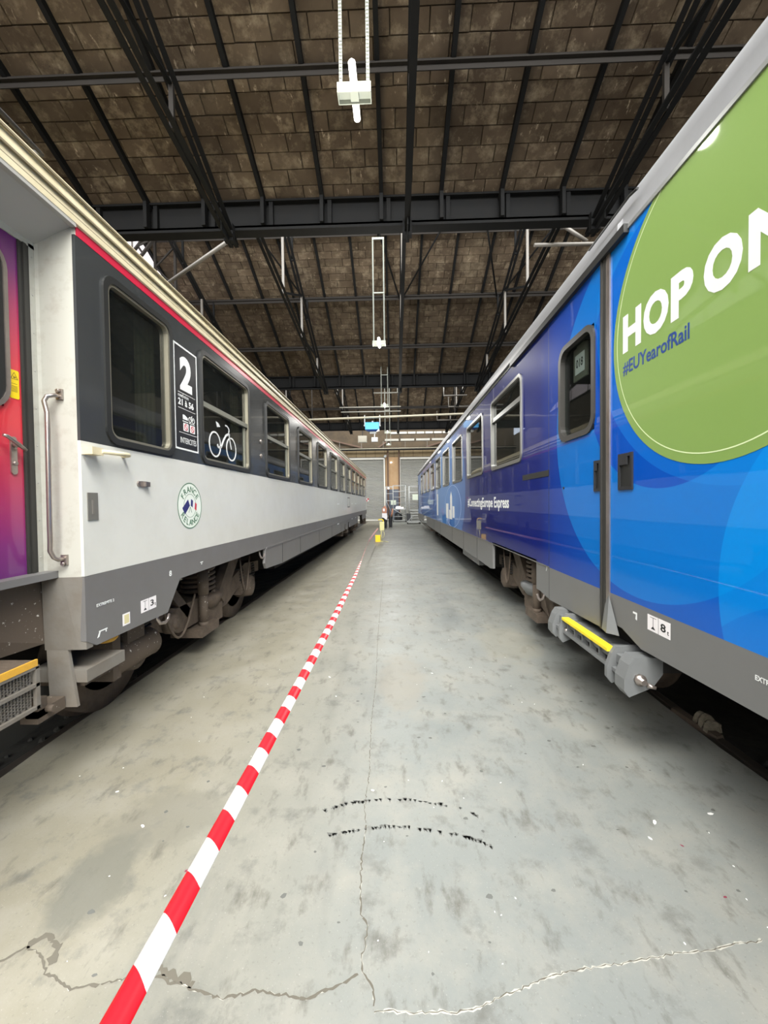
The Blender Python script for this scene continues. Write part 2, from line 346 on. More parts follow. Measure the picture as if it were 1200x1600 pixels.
# ------------------------------------------------------------ mesh helpers
class MB:
    def __init__(s): s.v = []; s.f = []; s.m = []; s.sm = []
    def add(s, vs, fs, m=0, smooth=False):
        o = len(s.v); s.v += [tuple(v) for v in vs]
        for f in fs: s.f.append([i + o for i in f]); s.m.append(m); s.sm.append(smooth)
        return s
    def box(s, x0, x1, y0, y1, z0, z1, m=0):
        vs = [(x0,y0,z0),(x1,y0,z0),(x1,y1,z0),(x0,y1,z0),(x0,y0,z1),(x1,y0,z1),(x1,y1,z1),(x0,y1,z1)]
        return s.add(vs, [(0,3,2,1),(4,5,6,7),(0,1,5,4),(1,2,6,5),(2,3,7,6),(3,0,4,7)], m)
    def beam(s, p0, p1, w, h, m=0, up=(0,0,1)):
        p0 = Vector(p0); p1 = Vector(p1); d = (p1 - p0).normalized(); u = Vector(up)
        if abs(d.dot(u)) > .98: u = Vector((0, 1, 0))
        sx = d.cross(u).normalized(); sy = sx.cross(d).normalized()
        vs = []
        for p in (p0, p1):
            for a, c in ((-1,-1),(1,-1),(1,1),(-1,1)): vs.append(p + sx*a*w/2 + sy*c*h/2)
        return s.add(vs, [(0,1,2,3),(7,6,5,4),(0,4,5,1),(1,5,6,2),(2,6,7,3),(3,7,4,0)], m)
    def angle(s, p0, p1, w, t=0.012, m=0, up=(0,0,1)):
        # steel angle / T section: two thin flats
        s.beam(p0, p1, w, t, m, up)
        p0 = Vector(p0); p1 = Vector(p1); d = (p1 - p0).normalized(); u = Vector(up)
        if abs(d.dot(u)) > .98: u = Vector((0, 1, 0))
        sx = d.cross(u).normalized(); sy = sx.cross(d).normalized()
        return s.beam(p0 + sy*(w/2), p1 + sy*(w/2), t, w, m, up)
    def tube(s, pts, r, n=10, m=0, cap=True):
        pts = [Vector(p) for p in pts]; rings = []
        rr = r if isinstance(r, (list, tuple)) else [r] * len(pts)
        prev = None
        for i, p in enumerate(pts):
            t = (pts[min(i+1, len(pts)-1)] - pts[max(i-1, 0)]).normalized()
            if prev is None:
                u = Vector((0,0,1)) if abs(t.z) < .9 else Vector((1,0,0))
                a = t.cross(u).normalized()
            else:
                a = (prev - t * prev.dot(t)).normalized()
            c = t.cross(a); prev = a
            rings.append([p + (a*math.cos(2*PI*k/n) + c*math.sin(2*PI*k/n)) * rr[i] for k in range(n)])
        vs = [v for q in rings for v in q]; fs = []
        for i in range(len(pts)-1):
            for k in range(n): fs.append((i*n+k, i*n+(k+1)%n, (i+1)*n+(k+1)%n, (i+1)*n+k))
        s.add(vs, fs, m, True)
        if cap:
            o = len(s.v) - len(vs)
            s.f.append([o + k for k in range(n)][::-1]); s.m.append(m); s.sm.append(False)
            s.f.append([o + (len(pts)-1)*n + k for k in range(n)]); s.m.append(m); s.sm.append(False)
        return s
    def lathe(s, prof, c, axis='X', n=24, m=0):
        # prof: (along, radius)
        vs = []
        for a, r in prof:
            for k in range(n):
                u, w = r*math.cos(2*PI*k/n), r*math.sin(2*PI*k/n)
                if axis == 'X': vs.append((c[0]+a, c[1]+u, c[2]+w))
                elif axis == 'Y': vs.append((c[0]+w, c[1]+a, c[2]+u))
                else: vs.append((c[0]+u, c[1]+w, c[2]+a))
        fs = [(i*n+k, i*n+(k+1)%n, (i+1)*n+(k+1)%n, (i+1)*n+k) for i in range(len(prof)-1) for k in range(n)]
        o = len(s.v); s.add(vs, fs, m, True)
        for i in (0, len(prof)-1):
            if prof[i][1] > 1e-4: s.f.append([o+i*n+k for k in range(n)]); s.m.append(m); s.sm.append(False)
        return s
    def prism(s, yz, x0, x1, m=0):
        n = len(yz)
        vs = [(x0, y, z) for y, z in yz] + [(x1, y, z) for y, z in yz]
        fs = [tuple(range(n))[::-1], tuple(range(n, 2*n))] + [(i, (i+1)%n, n+(i+1)%n, n+i) for i in range(n)]
        return s.add(vs, fs, m)
    def extrude_y(s, xz, y0, y1, m=0, closed=True, caps=True, smooth=False):
        n = len(xz)
        vs = [(x, y0, z) for x, z in xz] + [(x, y1, z) for x, z in xz]
        k = n if closed else n-1
        fs = [(i, (i+1)%n, n+(i+1)%n, n+i) for i in range(k)]
        s.add(vs, fs, m, smooth)
        if caps and closed:
            o = len(s.v) - 2*n
            s.f.append([o+i for i in range(n)][::-1]); s.m.append(m); s.sm.append(False)
            s.f.append([o+n+i for i in range(n)]); s.m.append(m); s.sm.append(False)
        return s
    def extrude_x(s, yz, x0, x1, m=0): return s.prism(yz, x0, x1, m)
    def ring(s, outer, inner, x0, x1, m=0):
        n = len(outer)
        vs = [(x0,y,z) for y,z in outer]+[(x0,y,z) for y,z in inner]+[(x1,y,z) for y,z in outer]+[(x1,y,z) for y,z in inner]
        fs = []
        for i in range(n):
            j = (i+1) % n
            fs += [(i, j, n+j, n+i), (2*n+i, 3*n+i, 3*n+j, 2*n+j), (i, 2*n+i, 2*n+j, j), (n+i, n+j, 3*n+j, 3*n+i)]
        return s.add(vs, fs, m)
    def build(s, name, mats, parent=None, kind=None, label=None):
        me = bpy.data.meshes.new(name); me.from_pydata(s.v, [], s.f)
        if not isinstance(mats, (list, tuple)): mats = [mats]
        for q in mats: me.materials.append(M[q] if isinstance(q, str) else q)
        me.polygons.foreach_set('material_index', s.m); me.polygons.foreach_set('use_smooth', s.sm)
        me.update()
        bm = bmesh.new(); bm.from_mesh(me); bmesh.ops.recalc_face_normals(bm, faces=bm.faces); bm.to_mesh(me); bm.free()
        return link(name, me, parent, kind, label)
def link(name, me, parent=None, kind=None, label=None):
    o = bpy.data.objects.new(name, me); COL.objects.link(o)
    if parent:
        o.parent = parent
        if parent.type == 'EMPTY': o.matrix_parent_inverse = Matrix.Translation(-Vector(parent.location))
    if kind: o['kind'] = kind
    if label: o['label'] = label
    return o
def tag(o, label, cat=None, group=None, kind=None):
    o['label'] = label
    if cat: o['category'] = cat
    if group: o['group'] = group
    if kind: o['kind'] = kind
    return o
def thing(name, loc, label, cat, group=None, kind=None):
    o = bpy.data.objects.new(name, None); COL.objects.link(o); o.location = loc; o.empty_display_size = .1
    return tag(o, label, cat, group, kind)
def copy_tree(o, parent=None):
    c = o.copy(); COL.objects.link(c)
    if parent:
        mpi = o.matrix_parent_inverse.copy(); c.parent = parent; c.matrix_parent_inverse = mpi
    for ch in list(o.children): copy_tree(ch, c)
    return c
def rrect(y0, y1, z0, z1, r, n=6):
    pts = []
    for cy, cz, a0 in ((y1-r, z1-r, 0), (y0+r, z1-r, 90), (y0+r, z0+r, 180), (y1-r, z0+r, 270)):
        for k in range(n+1):
            a = math.radians(a0 + 90*k/n); pts.append((cy + r*math.cos(a), cz + r*math.sin(a)))
    return pts
def arc(cy, cz, r, n=40, a0=0, a1=360):
    return [(cy + r*math.cos(math.radians(a0+(a1-a0)*k/n)), cz + r*math.sin(math.radians(a0+(a1-a0)*k/n))) for k in range(n if a1-a0 == 360 else n+1)]

# lettering: font outline -> thin mesh scaled to a box, standing on a coach side ('L' faces +X, 'R' faces -X)
def text_mesh(txt, bold=0.0):
    cu = bpy.data.curves.new('lettering', 'FONT'); cu.body = txt; cu.size = 1; cu.offset = bold; cu.resolution_u = 4; cu.extrude = 0.0005
    o = bpy.data.objects.new('lettering', cu); COL.objects.link(o)
    dg = bpy.context.evaluated_depsgraph_get(); dg.update()
    me = bpy.data.meshes.new_from_object(o.evaluated_get(dg))
    bpy.data.objects.remove(o); bpy.data.curves.remove(cu)
    return me
def fit_text(me, w, h):
    xs = [v.co.x for v in me.vertices]; ys = [v.co.y for v in me.vertices]
    x0, x1, y0, y1 = min(xs), max(xs), min(ys), max(ys)
    for v in me.vertices:
        v.co.x = (v.co.x - x0) / (x1 - x0) * w if w else (v.co.x - x0) * h / (y1 - y0)
        v.co.y = (v.co.y - y0) / (y1 - y0) * h
        v.co.z = 0.0006 if v.co.z > 0 else 0.0
def side_frame(side, x, y, z, rot=0.0):
    if side == 'L': m = Matrix(((0,0,1,x),(1,0,0,y),(0,1,0,z),(0,0,0,1)))
    elif side == 'R': m = Matrix(((0,0,-1,x),(-1,0,0,y),(0,1,0,z),(0,0,0,1)))
    else: m = Matrix(((1,0,0,x),(0,0,-1,y),(0,1,0,z),(0,0,0,1)))      # faces -Y
    return m @ Matrix.Rotation(rot, 4, 'Z')
def lettering(txt, side, x, y, z, w, h, mt, parent, bold=0.0, rot=0.0, name='lettering', label=None):
    me = text_mesh(txt, bold); fit_text(me, w, h); me.transform(side_frame(side, x, y, z, rot))
    me.materials.clear(); me.materials.append(M[mt])
    return link(name, me, parent, None, label)
def ring_text(txt, side, x, cy, cz, r, h, a_mid, span, mt, parent, flip=False):
    vs, fs = [], []
    n = len(txt)
    for i, ch in enumerate(txt):
        t = (i / (n-1) - .5) * span
        me = text_mesh(ch, 0.012)
        xs = [v.co.x for v in me.vertices]; xm = (min(xs)+max(xs))/2
        sc = h / .73
        a = math.radians(a_mid - t) if not flip else math.radians(a_mid + t)
        rot = a - PI/2 if not flip else a + PI/2
        for v in me.vertices: v.co.x = (v.co.x - xm)*sc; v.co.y = (v.co.y - .36)*sc; v.co.z = 0.0006 if v.co.z > 0 else 0
        sg = 1 if side == 'L' else -1
        px = (r*math.cos(a), r*math.sin(a))
        me.transform(side_frame(side, x, cy + sg*px[0], cz + px[1], rot))
        o = len(vs); vs += [tuple(v.co) for v in me.vertices]; fs += [[k+o for k in p.vertices] for p in me.polygons]
        bpy.data.meshes.remove(me)
    me = bpy.data.meshes.new('ring_lettering'); me.from_pydata(vs, [], fs); me.materials.append(M[mt])
    return link('ring_lettering', me, parent)

# ============================================================ STRUCTURE
FL, FR = -2.43, 2.15          # floor edges beside the two tracks
def jag(x, lo, hi, step, amp, seed):
    r = random.Random(seed); pts = []; y = lo
    while y < hi:
        pts.append((x + r.uniform(-amp, amp), y)); y += step * r.uniform(.6, 1.4)
    pts.append((x, hi)); return pts
b = MB()
def strip_floor(left, right):
    # a slab between two ragged edges
    ys = sorted(set([p[1] for p in left] + [p[1] for p in right]))
    def at(pl, y):
        for (a, b0), (c, d) in zip(pl, pl[1:]):
            if b0 <= y <= d: return a + (c-a)*(y-b0)/max(d-b0, 1e-6)
        return pl[-1][0]
    vs = []; fs = []
    for y in ys:
        xl, xr = at(left, y), at(right, y)
        vs += [(xl, y, 0), (xr, y, 0), (xl, y, -.5), (xr, y, -.5)]
    for i in range(len(ys)-1):
        o = i*4
        fs += [(o, o+1, o+5, o+4), (o, o+4, o+6, o+2), (o+1, o+3, o+7, o+5)]
    b.add(vs, fs)
strip_floor(jag(FL, -13.6, 37.2, .22, .010, 1), jag(FR, -13.6, 37.2, .22, .010, 2))
b.box(-8.2, -3.98, -13.6, 37.2, -.5, 0)
b.box(3.78, 9.0, -13.6, 37.2, -.5, 0)
b.box(-3.98, FL+.05, 36.2, 37.2, -.5, 0); b.box(FR-.05, 3.78, 36.2, 37.2, -.5, 0)
floor = b.build('floor', 'floor', kind='structure'); floor['label'] = 'grey painted concrete hall floor with cracks and scuffs'
bed = MB()
for x0, x1 in ((-3.99, FL + .03), (FR - .03, 3.79)):
    n = 160; m = 12; r = random.Random(5); vs = []; fs = []
    for j in range(n+1):
        for i in range(m+1):
            vs.append((x0 + (x1-x0)*i/m, -13.6 + 50.8*(j/n)**1.0, -.20 + r.uniform(-.02, .02)))
    for j in range(n):
        for i in range(m): a = j*(m+1)+i; fs.append((a, a+1, a+m+2, a+m+1))
    bed.add(vs, fs)
tb = bed.build('floor', 'pit', kind='structure'); tb['label'] = 'dirty sunken track bed under the coaches'
# loose black lumps in the track bed beside the right-hand rail
def lump(mb, c, s, r):
    vs = []; fs = []
    for i in range(3):
        for k in range(6):
            a = 2*PI*k/6 + r.uniform(-.3, .3); q = (1, .9, .5)[i]*s*r.uniform(.7, 1.2)
            vs.append((c[0]+q*math.cos(a), c[1]+q*math.sin(a), c[2] + i*s*.5*r.uniform(.8, 1.2)))
    for i in range(2):
        for k in range(6): fs.append((i*6+k, i*6+(k+1)%6, (i+1)*6+(k+1)%6, (i+1)*6+k))
    fs.append(tuple(range(12, 18)))
    mb.add(vs, fs)
r = random.Random(11); b = MB()
for i in range(130): lump(b, (r.uniform(2.30, 2.62), r.uniform(.6, 2.75), -.17), r.uniform(.012, .038), r)
for i in range(90): lump(b, (r.uniform(-2.95, -2.58), r.uniform(1.2, 4.2), -.19), r.uniform(.01, .03), r)
o = b.build('debris', 'pit'); tag(o, 'dark grit and rubble lying in the track bed beside the rails', 'debris', kind='stuff')

# cracks in the floor: recess-coloured thin inlays with spalled pale rims
def crack(pts, wd, wp, seed, pale=1.0, dark=1.0):
    r = random.Random(seed); P = []
    for (x0, y0), (x1, y1) in zip(pts, pts[1:]):
        n = max(2, int(math.hypot(x1-x0, y1-y0)/.012))
        for k in range(n):
            t = k/n; P.append((x0+(x1-x0)*t + r.gauss(0, .0022), y0+(y1-y0)*t + r.gauss(0, .0022)))
    def band(w0, z, mt, name, prob):
        mb = MB(); prev = None
        for i in range(len(P)-1):
            (x, y), (u, v) = P[i], P[i+1]; L = math.hypot(u-x, v-y) or 1; nx, ny = -(v-y)/L, (u-x)/L
            w = w0 * max(.15, abs(r.gauss(.8, .5))); w2 = w0 * max(.15, abs(r.gauss(.8, .5)))
            if prev is None or r.random() > prob:
                a0 = (x+nx*w, y+ny*w, z); a1 = (x-nx*w2, y-ny*w2, z)
            else: a0, a1 = prev
            a2 = (u+nx*w2, v+ny*w2, z); a3 = (u-nx*w, v-ny*w, z)
            mb.add([a0, a1, a3, a2], [(0, 1, 2, 3)]); prev = (a2, a3)
        mb.build(name, mt, floor)
    if pale: band(wp*pale, .0006, 'crackpale', 'crack', .9)
    if dark: band(wd*dark, .0012, 'crackdark', 'crack', .96)
crack([(-.282, 8.44), (-.227, 4.67), (-.194, 3.64), (-.196, 2.89), (-.175, 2.34), (-.182, 2.09), (-.166, 1.96)], .0020, .003, 3, .4, 1)
crack([(-.166, 1.96), (-.174, 1.746), (-.155, 1.524), (-.129, 1.489), (-.126, 1.412), (-.139, 1.371), (-.133, 1.333), (-.095, 1.297), (-.087, 1.23)], .0030, .0035, 4, .6, 1)
crack([(-1.455, 1.344), (-1.404, 1.39), (-1.332, 1.37), (-1.255, 1.312), (-1.13, 1.269), (-1.048, 1.279), (-.894, 1.319), (-.787, 1.293), (-.685, 1.269), (-.59, 1.253), (-.49, 1.276), (-.4, 1.265), (-.311, 1.258), (-.209, 1.295), (-.136, 1.333)], .0042, .0035, 5, .6, 1)
crack([(-.087, 1.23), (.029, 1.229), (.153, 1.231), (.259, 1.244), (.351, 1.279), (.496, 1.326), (.619, 1.356), (.761, 1.372), (.861, 1.389), (1.012, 1.412), (1.135, 1.424), (1.246, 1.447), (1.373, 1.459)], .0020, .0045, 6, 1, .8)
crack([(-1.404, 1.39), (-1.36, 1.43), (-1.30, 1.40), (-1.24, 1.33)], .012, .004, 8, .4, 1)
crack([(-.894, 1.345), (-.80, 1.315), (-.70, 1.28)], .012, .006, 9, .6, 1)
# tyre scuffs: two arcs of small chevrons
for pts in ([(-.419, 2.039), (-.356, 2.074), (-.272, 2.107), (-.185, 2.122), (-.079, 2.137), (.063, 2.135), (.202, 2.109), (.337, 2.083), (.426, 2.016)],
            [(-.344, 1.899), (-.266, 1.919), (-.171, 1.936), (-.074, 1.953), (.056, 1.95), (.184, 1.929), (.307, 1.904), (.395, 1.873), (.499, 1.805)]):
    mb = MB(); r = random.Random(len(pts)+int(pts[0][0]*100))
    for (x0, y0), (x1, y1) in zip(pts, pts[1:]):
        for k in range(5):
            t = k/5; x = x0+(x1-x0)*t; y = y0+(y1-y0)*t
            if r.random() < .12 + .45*abs(x-.0): continue
            for q in range(3):
                w = r.uniform(.005, .014); h = r.uniform(.004, .015); a = x + r.uniform(-.006, .006); c = y + r.uniform(-.008, .004)
                mb.add([(a-w, c+h, .0009), (a+w, c+h*.8, .0009), (a+w*.4, c-h, .0009), (a-w*.2, c-h*.2, .0009)], [(0, 1, 2, 3)])
    mb.build('tyre_mark', 'tyre', floor)
r = random.Random(77)
mb = MB()
for i in range(60):
    x, y = r.uniform(-1.3, 1.7), r.uniform(1.25, 3.4); q = r.uniform(.004, .016); n = 7
    vs = [(x+q*math.cos(2*PI*k/n)*r.uniform(.6, 1.3), y+q*.7*math.sin(2*PI*k/n)*r.uniform(.6, 1.3), .0007) for k in range(n)]
    mb.add(vs, [tuple(range(n))])
o = mb.build('spot', 'tyre', floor, kind='stuff')

# --- walls
b = MB(); b.box(-8.5, -8.2, -13.9, 37.5, -.5, 7.9); wl = b.build('wall_left', 'wall', kind='structure'); wl['label'] = 'rendered side wall behind the white coach'
b = MB(); b.box(9.0, 9.3, -13.9, 37.5, -.5, 13); wr = b.build('wall_right', 'wall', kind='structure'); wr['label'] = 'rendered side wall behind the blue coach'
b = MB(); b.box(-8.5, 9.3, -13.9, -13.6, -.5, 13); wb = b.build('wall_back', 'wall', kind='structure'); wb['label'] = 'rendered wall behind the photographer'
# end wall: lintel boards over the two shutters, piers at the sides
b = MB()
b.box(-8.2, -5.6, 37.2, 37.5, -.5, 9.6); b.box(5.2, 9.0, 37.2, 37.5, -.5, 9.6); b.box(-5.6, 5.2, 37.2, 37.5, 6.0, 9.6)
b.box(-1.0, .52, 37.2, 37.5, -.5, 6.0)
we = b.build('wall_end', 'wall_upper', kind='structure'); we['label'] = 'beige boarded end wall above and between the roller shutters'
for x in [-5.4 + .9*k for k in range(12)]:
    q = MB(); q.box(x, x+.87, 37.16, 37.2, 6.04, 6.86); q.build('board', 'wall_end', we)
# left gable glazing under the roof slope, one per bay, with mullions
RS = .45; RZ = 7.78
def roofz(y, yv): return RZ + RS*(yv - y)
n = 0
for yv in TEETH:
    if yv < 0: continue
    y0 = max(yv - 10.8, -2.8); n += 1
    b = MB(); b.prism([(y0+.05, 7.9), (yv, 7.9), (y0+.05, roofz(y0, yv))], -8.3, -8.26)
    w = b.build('window_%d' % n, 'daylight_pane', kind='structure'); w['label'] = 'daylit triangular gable glazing under the roof slope'
    f = MB(); f.beam((-8.2, y0, roofz(y0, yv)-.05), (-8.2, yv, roofz(yv, yv)-.05), .10, .08); f.beam((-8.2, y0, 7.95), (-8.2, yv, 7.95), .12, .12)
    f.build('window_frame', 'steel_dark', w)
    for k in range(1, 5):
        y = y0 + k*(yv-y0)/5; q = MB(); q.box(-8.24, -8.2, y-.02, y+.02, 7.95, roofz(y, yv)); q.build('mullion', 'steel_light', w)

# --- upright glazing of the saw-teeth
for yv in TEETH[:]:
    zt = RZ + RS*10.8 - .1
    n += 1
    b = MB()
    for k in range(14):
        x = -8.2 + k*17.2/13; b.box(x-.03, x+.03, yv+.06, yv+.12, 7.85, zt)
    for z in (7.9, 10.2, zt): b.box(-8.2, 9, yv+.05, yv+.13, z-.04, z+.04)
    w = b.build('window_%d' % n, 'steel_dark', kind='structure'); w['label'] = 'upright saw-tooth roof glazing bars above the valley girder'

# --- ceilings: backing + recessed joints between panel blocks, rafters and purlins
panel_me = {}
def panel_mesh(w, h, t, k):
    key = (round(w, 2), k)
    if key in panel_me: return panel_me[key]
    r = random.Random(k*13+5); vs = []
    for z in (0, t):
        q = .0 if z == 0 else .006
        for sx, sy in ((-1,-1),(1,-1),(1,1),(-1,1)):
            vs.append((sx*(w/2-q) + r.uniform(-.004, .004), sy*(h/2-q) + r.uniform(-.004, .004), -z + (r.uniform(-.006, .006) if z else 0)))
    me = bpy.data.meshes.new('panel'); me.from_pydata(vs, [], [(0,1,2,3),(7,6,5,4),(0,4,5,1),(1,5,6,2),(2,6,7,3),(3,7,4,0)])
    me.materials.append(M['block']); bm = bmesh.new(); bm.from_mesh(me); bmesh.ops.recalc_face_normals(bm, faces=bm.faces); bm.to_mesh(me); bm.free()
    panel_me[key] = me; return me
ANG = math.atan(RS); SX, SH = 1.18, .27
rafter_x = [-.2 + SX*k for k in range(-7, 8)]
for ti, yv in enumerate(TEETH + [40.4]):
    y0 = yv - 10.8; y1 = yv
    if ti == 4: y1 = 37.2
    if ti == 0: y0 = -13.6
    b = MB()
    b.add([(-8.3, y0, roofz(y0, yv)+.02), (9.1, y0, roofz(y0, yv)+.02), (9.1, y1, roofz(y1, yv)+.02), (-8.3, y1, roofz(y1, yv)+.02),
           (-8.3, y0, roofz(y0, yv)+.14), (9.1, y0, roofz(y0, yv)+.14), (9.1, y1, roofz(y1, yv)+.14), (-8.3, y1, roofz(y1, yv)+.14)],
          [(0,3,2,1),(4,5,6,7),(0,1,5,4),(1,2,6,5),(2,3,7,6),(3,0,4,7)])
    c = b.build('ceiling', 'joint' if 0 < ti < 4 else 'block', kind='structure')
    c['label'] = ['roof slope behind the photographer', 'nearest brown-panelled roof slope overhead', 'middle brown-panelled roof slope beyond the first girder', 'far brown-panelled roof slope beyond the second girder', 'last roof slope against the end wall'][ti]
    if 0 < ti < 4:
        cand = []; r = random.Random(40+ti); L = (y1-y0)/math.cos(ANG); rows = int(L/SH)
        vis0 = {1: 4.9, 2: 12.4, 3: 24.2}[ti]
        for j in range(rows):
            s = (j+.5)*SH; y = y1 - s*math.cos(ANG); z = roofz(y, yv)
            if y < vis0 - 1.5: continue
            off = (j % 2)*.295 + r.uniform(-.03, .03)
            x = -8.2 + off
            while x < 9.0:
                w = .59*r.choice((1, 1, 1, 1, .97, 1.03)); cand.append((x + w/2, y, z, w)); x += w
        fx = lambda c: (c[1] >= vis0) * (abs(c[0]+.1) < c[1]*.98) 
        def size(c): return -c[1] if fx(c) else -1000 - c[1]
        order = sorted(range(len(cand)), key=lambda i: -size(cand[i]))
        single = set(order[:300]); rest = MB()
        for i, (x, y, z, w) in enumerate(cand):
            me = panel_mesh(w - .010, SH - .009, .030, i % 6)
            dz = r.uniform(-.006, .006)
            mt = Matrix.Translation((x, y, z + .015 + dz)) @ Matrix.Rotation(-ANG, 4, 'X')
            if i in single:
                o = bpy.data.objects.new('panel', me); COL.objects.link(o); o.parent = c; o.matrix_local = mt
            else:
                rest.add([mt @ v.co for v in me.vertices], [tuple(p.vertices) for p in me.polygons])
        rest.build('panels', 'block', c, kind='stuff')
    # rafters down the slope, purlins across under them
    if ti < 5:
        for x in rafter_x:
            q = MB(); q.beam((x, y0, roofz(y0, yv)-.07), (x, y1-.02, roofz(y1, yv)-.07), .075, .13)
            if y1 == yv: q.box(x-.035, x+.035, y1-.22, y1-.10, 7.22, roofz(y1-.16, yv)-.05)
            q.build('rafter', 'steel_dark', c)
        for dy in (1.82, 3.97, 6.1, 8.25, 10.3):
            y = yv - dy
            if y > y1 or y < y0: continue
            z = roofz(y, yv) - .20; q = MB(); q.box(-8.2, 9, y-.06, y+.06, z-.012, z+.012); q.box(-8.2, 9, y-.008, y+.008, z-.10, z+.08)
            q.build('purlin', 'steel_mid', c)

# --- valley girders
lab = ['dark valley girder behind the photographer', 'nearest dark valley girder crossing above both coaches', 'second dark valley girder crossing the hall', 'third and farthest dark valley girder before the end wall']
for k, yv in enumerate(TEETH):
    t = thing('valley_girder', (0, yv, 7.2), lab[k], 'girder', 'riveted valley girders')
    b = MB(); b.box(-8.18, 8.98, yv-.02, yv+.0, 7.22, 7.76); b.build('web', 'steel_dark', t)
    b = MB(); b.box(-8.18, 8.98, yv-.16, yv+.14, 7.18, 7.22); b.box(-8.18, 8.98, yv-.16, yv-.145, 7.13, 7.22); b.build('bottom_flange', 'steel_dark', t)
    b = MB(); b.box(-8.18, 8.98, yv-.12, yv+.02, 7.72, 7.76); b.build('top_flange', 'steel_dark', t)
    for x in rafter_x[::1]:
        q = MB(); q.box(x+.1, x+.18, yv-.1, yv-.02, 7.22, 7.74); q.build('stiffener', 'steel_dark', t)

# --- trusses running down the hall under the rafters
side_word = {0: 'far left', 1: 'left', 2: 'central', 3: 'right', 4: 'far right'}
for ti, yv in enumerate(TEETH):
    if ti == 0: continue
    for k, X in enumerate((-6.8, -3.22, .30, 3.92, 7.5)):
        t = thing('roof_truss', (X, yv, 6.9), '%s lattice roof truss in the %s roof bay' % (side_word[k], ['', 'nearest', 'second', 'third'][ti]), 'truss', 'lattice trusses under the roof')
        Lb = 10.75
        zb = lambda d: 6.9 + .136*d
        zt = lambda d: 6.9 + .427*d
        b = MB()
        if k == 2:
            b.angle((X, yv, 6.9), (X, yv-Lb, zb(Lb)), .10)
        else:
            b.angle((X-.05, yv, 6.9), (X-.05, yv-Lb, zb(Lb)), .08); b.angle((X+.06, yv, 6.9), (X+.06, yv-Lb, zb(Lb)), .08)
        b.build('bottom_chord', 'steel_dark', t)
        b = MB()
        if k == 2: b.angle((X, yv, 6.95), (X, yv-Lb, zt(Lb)), .10)
        else: b.angle((X-.05, yv, 6.95), (X-.05, yv-Lb, zt(Lb)), .08); b.angle((X+.06, yv, 6.95), (X+.06, yv-Lb, zt(Lb)), .08)
        b.build('top_chord', 'steel_dark', t)
        b = MB(); b.box(X-.09, X+.09, yv-.28, yv-.17, 6.86, 7.2); b.box(X-.012, X+.012, yv-.6, yv-.1, 6.84, 7.2); b.build('shoe', 'steel_dark', t)
        posts = (2.2, 4.9, 7.2, 9.6)[:2 if k == 0 else 4]
        for d in posts:
            q = MB(); q.beam((X, yv-d, zb(d)), (X, yv-d, zt(d)), .07, .05); q.build('post', 'steel_mid' if ti == 1 else 'steel_light', t)  # posts beyond the nearest bay have light put into a paler colour
        for a, c in zip(posts, posts[1:]):
            q = MB(); q.angle((X, yv-a, zt(a)), (X, yv-c, zb(c)), .06); q.build('diagonal', 'steel_dark', t)
        for d in (3.97, 6.1, 8.25):
            q = MB(); q.beam((X, yv-d, zt(d)), (X, yv-d, roofz(yv-d, yv)-.2), .06, .06); q.build('strut', 'steel_dark', t)
# wind bracing rods in the second bay
for i, (p, q, s) in enumerate((((.3, 14.95, 9.25), (-.9, 11.0, 10.95), 'left of the central truss'), ((.3, 14.95, 9.25), (2.4, 11.0, 10.95), 'right of the central truss'),
                 ((3.92, 14.95, 9.25), (2.4, 11.0, 10.95), 'left of the right truss'), ((-3.22, 14.95, 9.25), (-5.0, 11.0, 10.95), 'left of the left truss'), ((3.92, 14.95, 9.25), (5.9, 11.0, 10.95), 'right of the right truss'))):
    b = MB(); b.tube([p, q], .03, 6); tag(b.build('bracing_rod', 'steel_dark'), 'thin dark bracing rod running upward ' + s, 'bracing', 'bracing rods of the second roof bay')
for i, (p, q, m_, lb) in enumerate((((-6.9, 10.6, 7.2), (-3.4, 9.6, 8.5), 'steel_light', 'pale diagonal steel tube above the white coach roof'),
                        ((4.2, 10, 8.55), (4.85, 10, 8.1), 'steel_light', 'short pale slanting tube above the blue coach roof'),
                        ((3.55, 10, 8.05), (6.4, 10, 8.02), 'steel_light', 'pale horizontal tube above the blue coach roof'))):
    b = MB(); b.tube([p, q], .045, 8); tag(b.build('steel_tube', m_), lb, 'tube')
# lattice bracket against the glazed left gable
t = thing('lattice_bracket', (-8.0, 13.4, 8.0), 'lattice steel bracket standing before the bright left gable', 'bracket')
def lattice(t, p0, p1, w, n, mt, axis):
    p0 = Vector(p0); p1 = Vector(p1); a = Vector(axis)*w
    q = MB(); q.beam(p0, p1, .07, .07); q.build('rail', mt, t); q = MB(); q.beam(p0+a, p1+a, .07, .07); q.build('rail', mt, t)
    for k in range(n):
        u = p0.lerp(p1, k/n); v = p0.lerp(p1, (k+1)/n)
        q = MB(); q.beam(u + (a if k % 2 else a*0), v + (a*0 if k % 2 else a), .045, .045); q.build('lacing', mt, t)
lattice(t, (-7.6, 12.5, 8.0), (-7.6, 12.5, 10.6), .65, 4, 'steel_mid', (1, 0, 0))
lattice(t, (-7.9, 10.9, 8.0), (-7.7, 12.4, 10.4), .35, 6, 'steel_mid', (1, 0, 0))

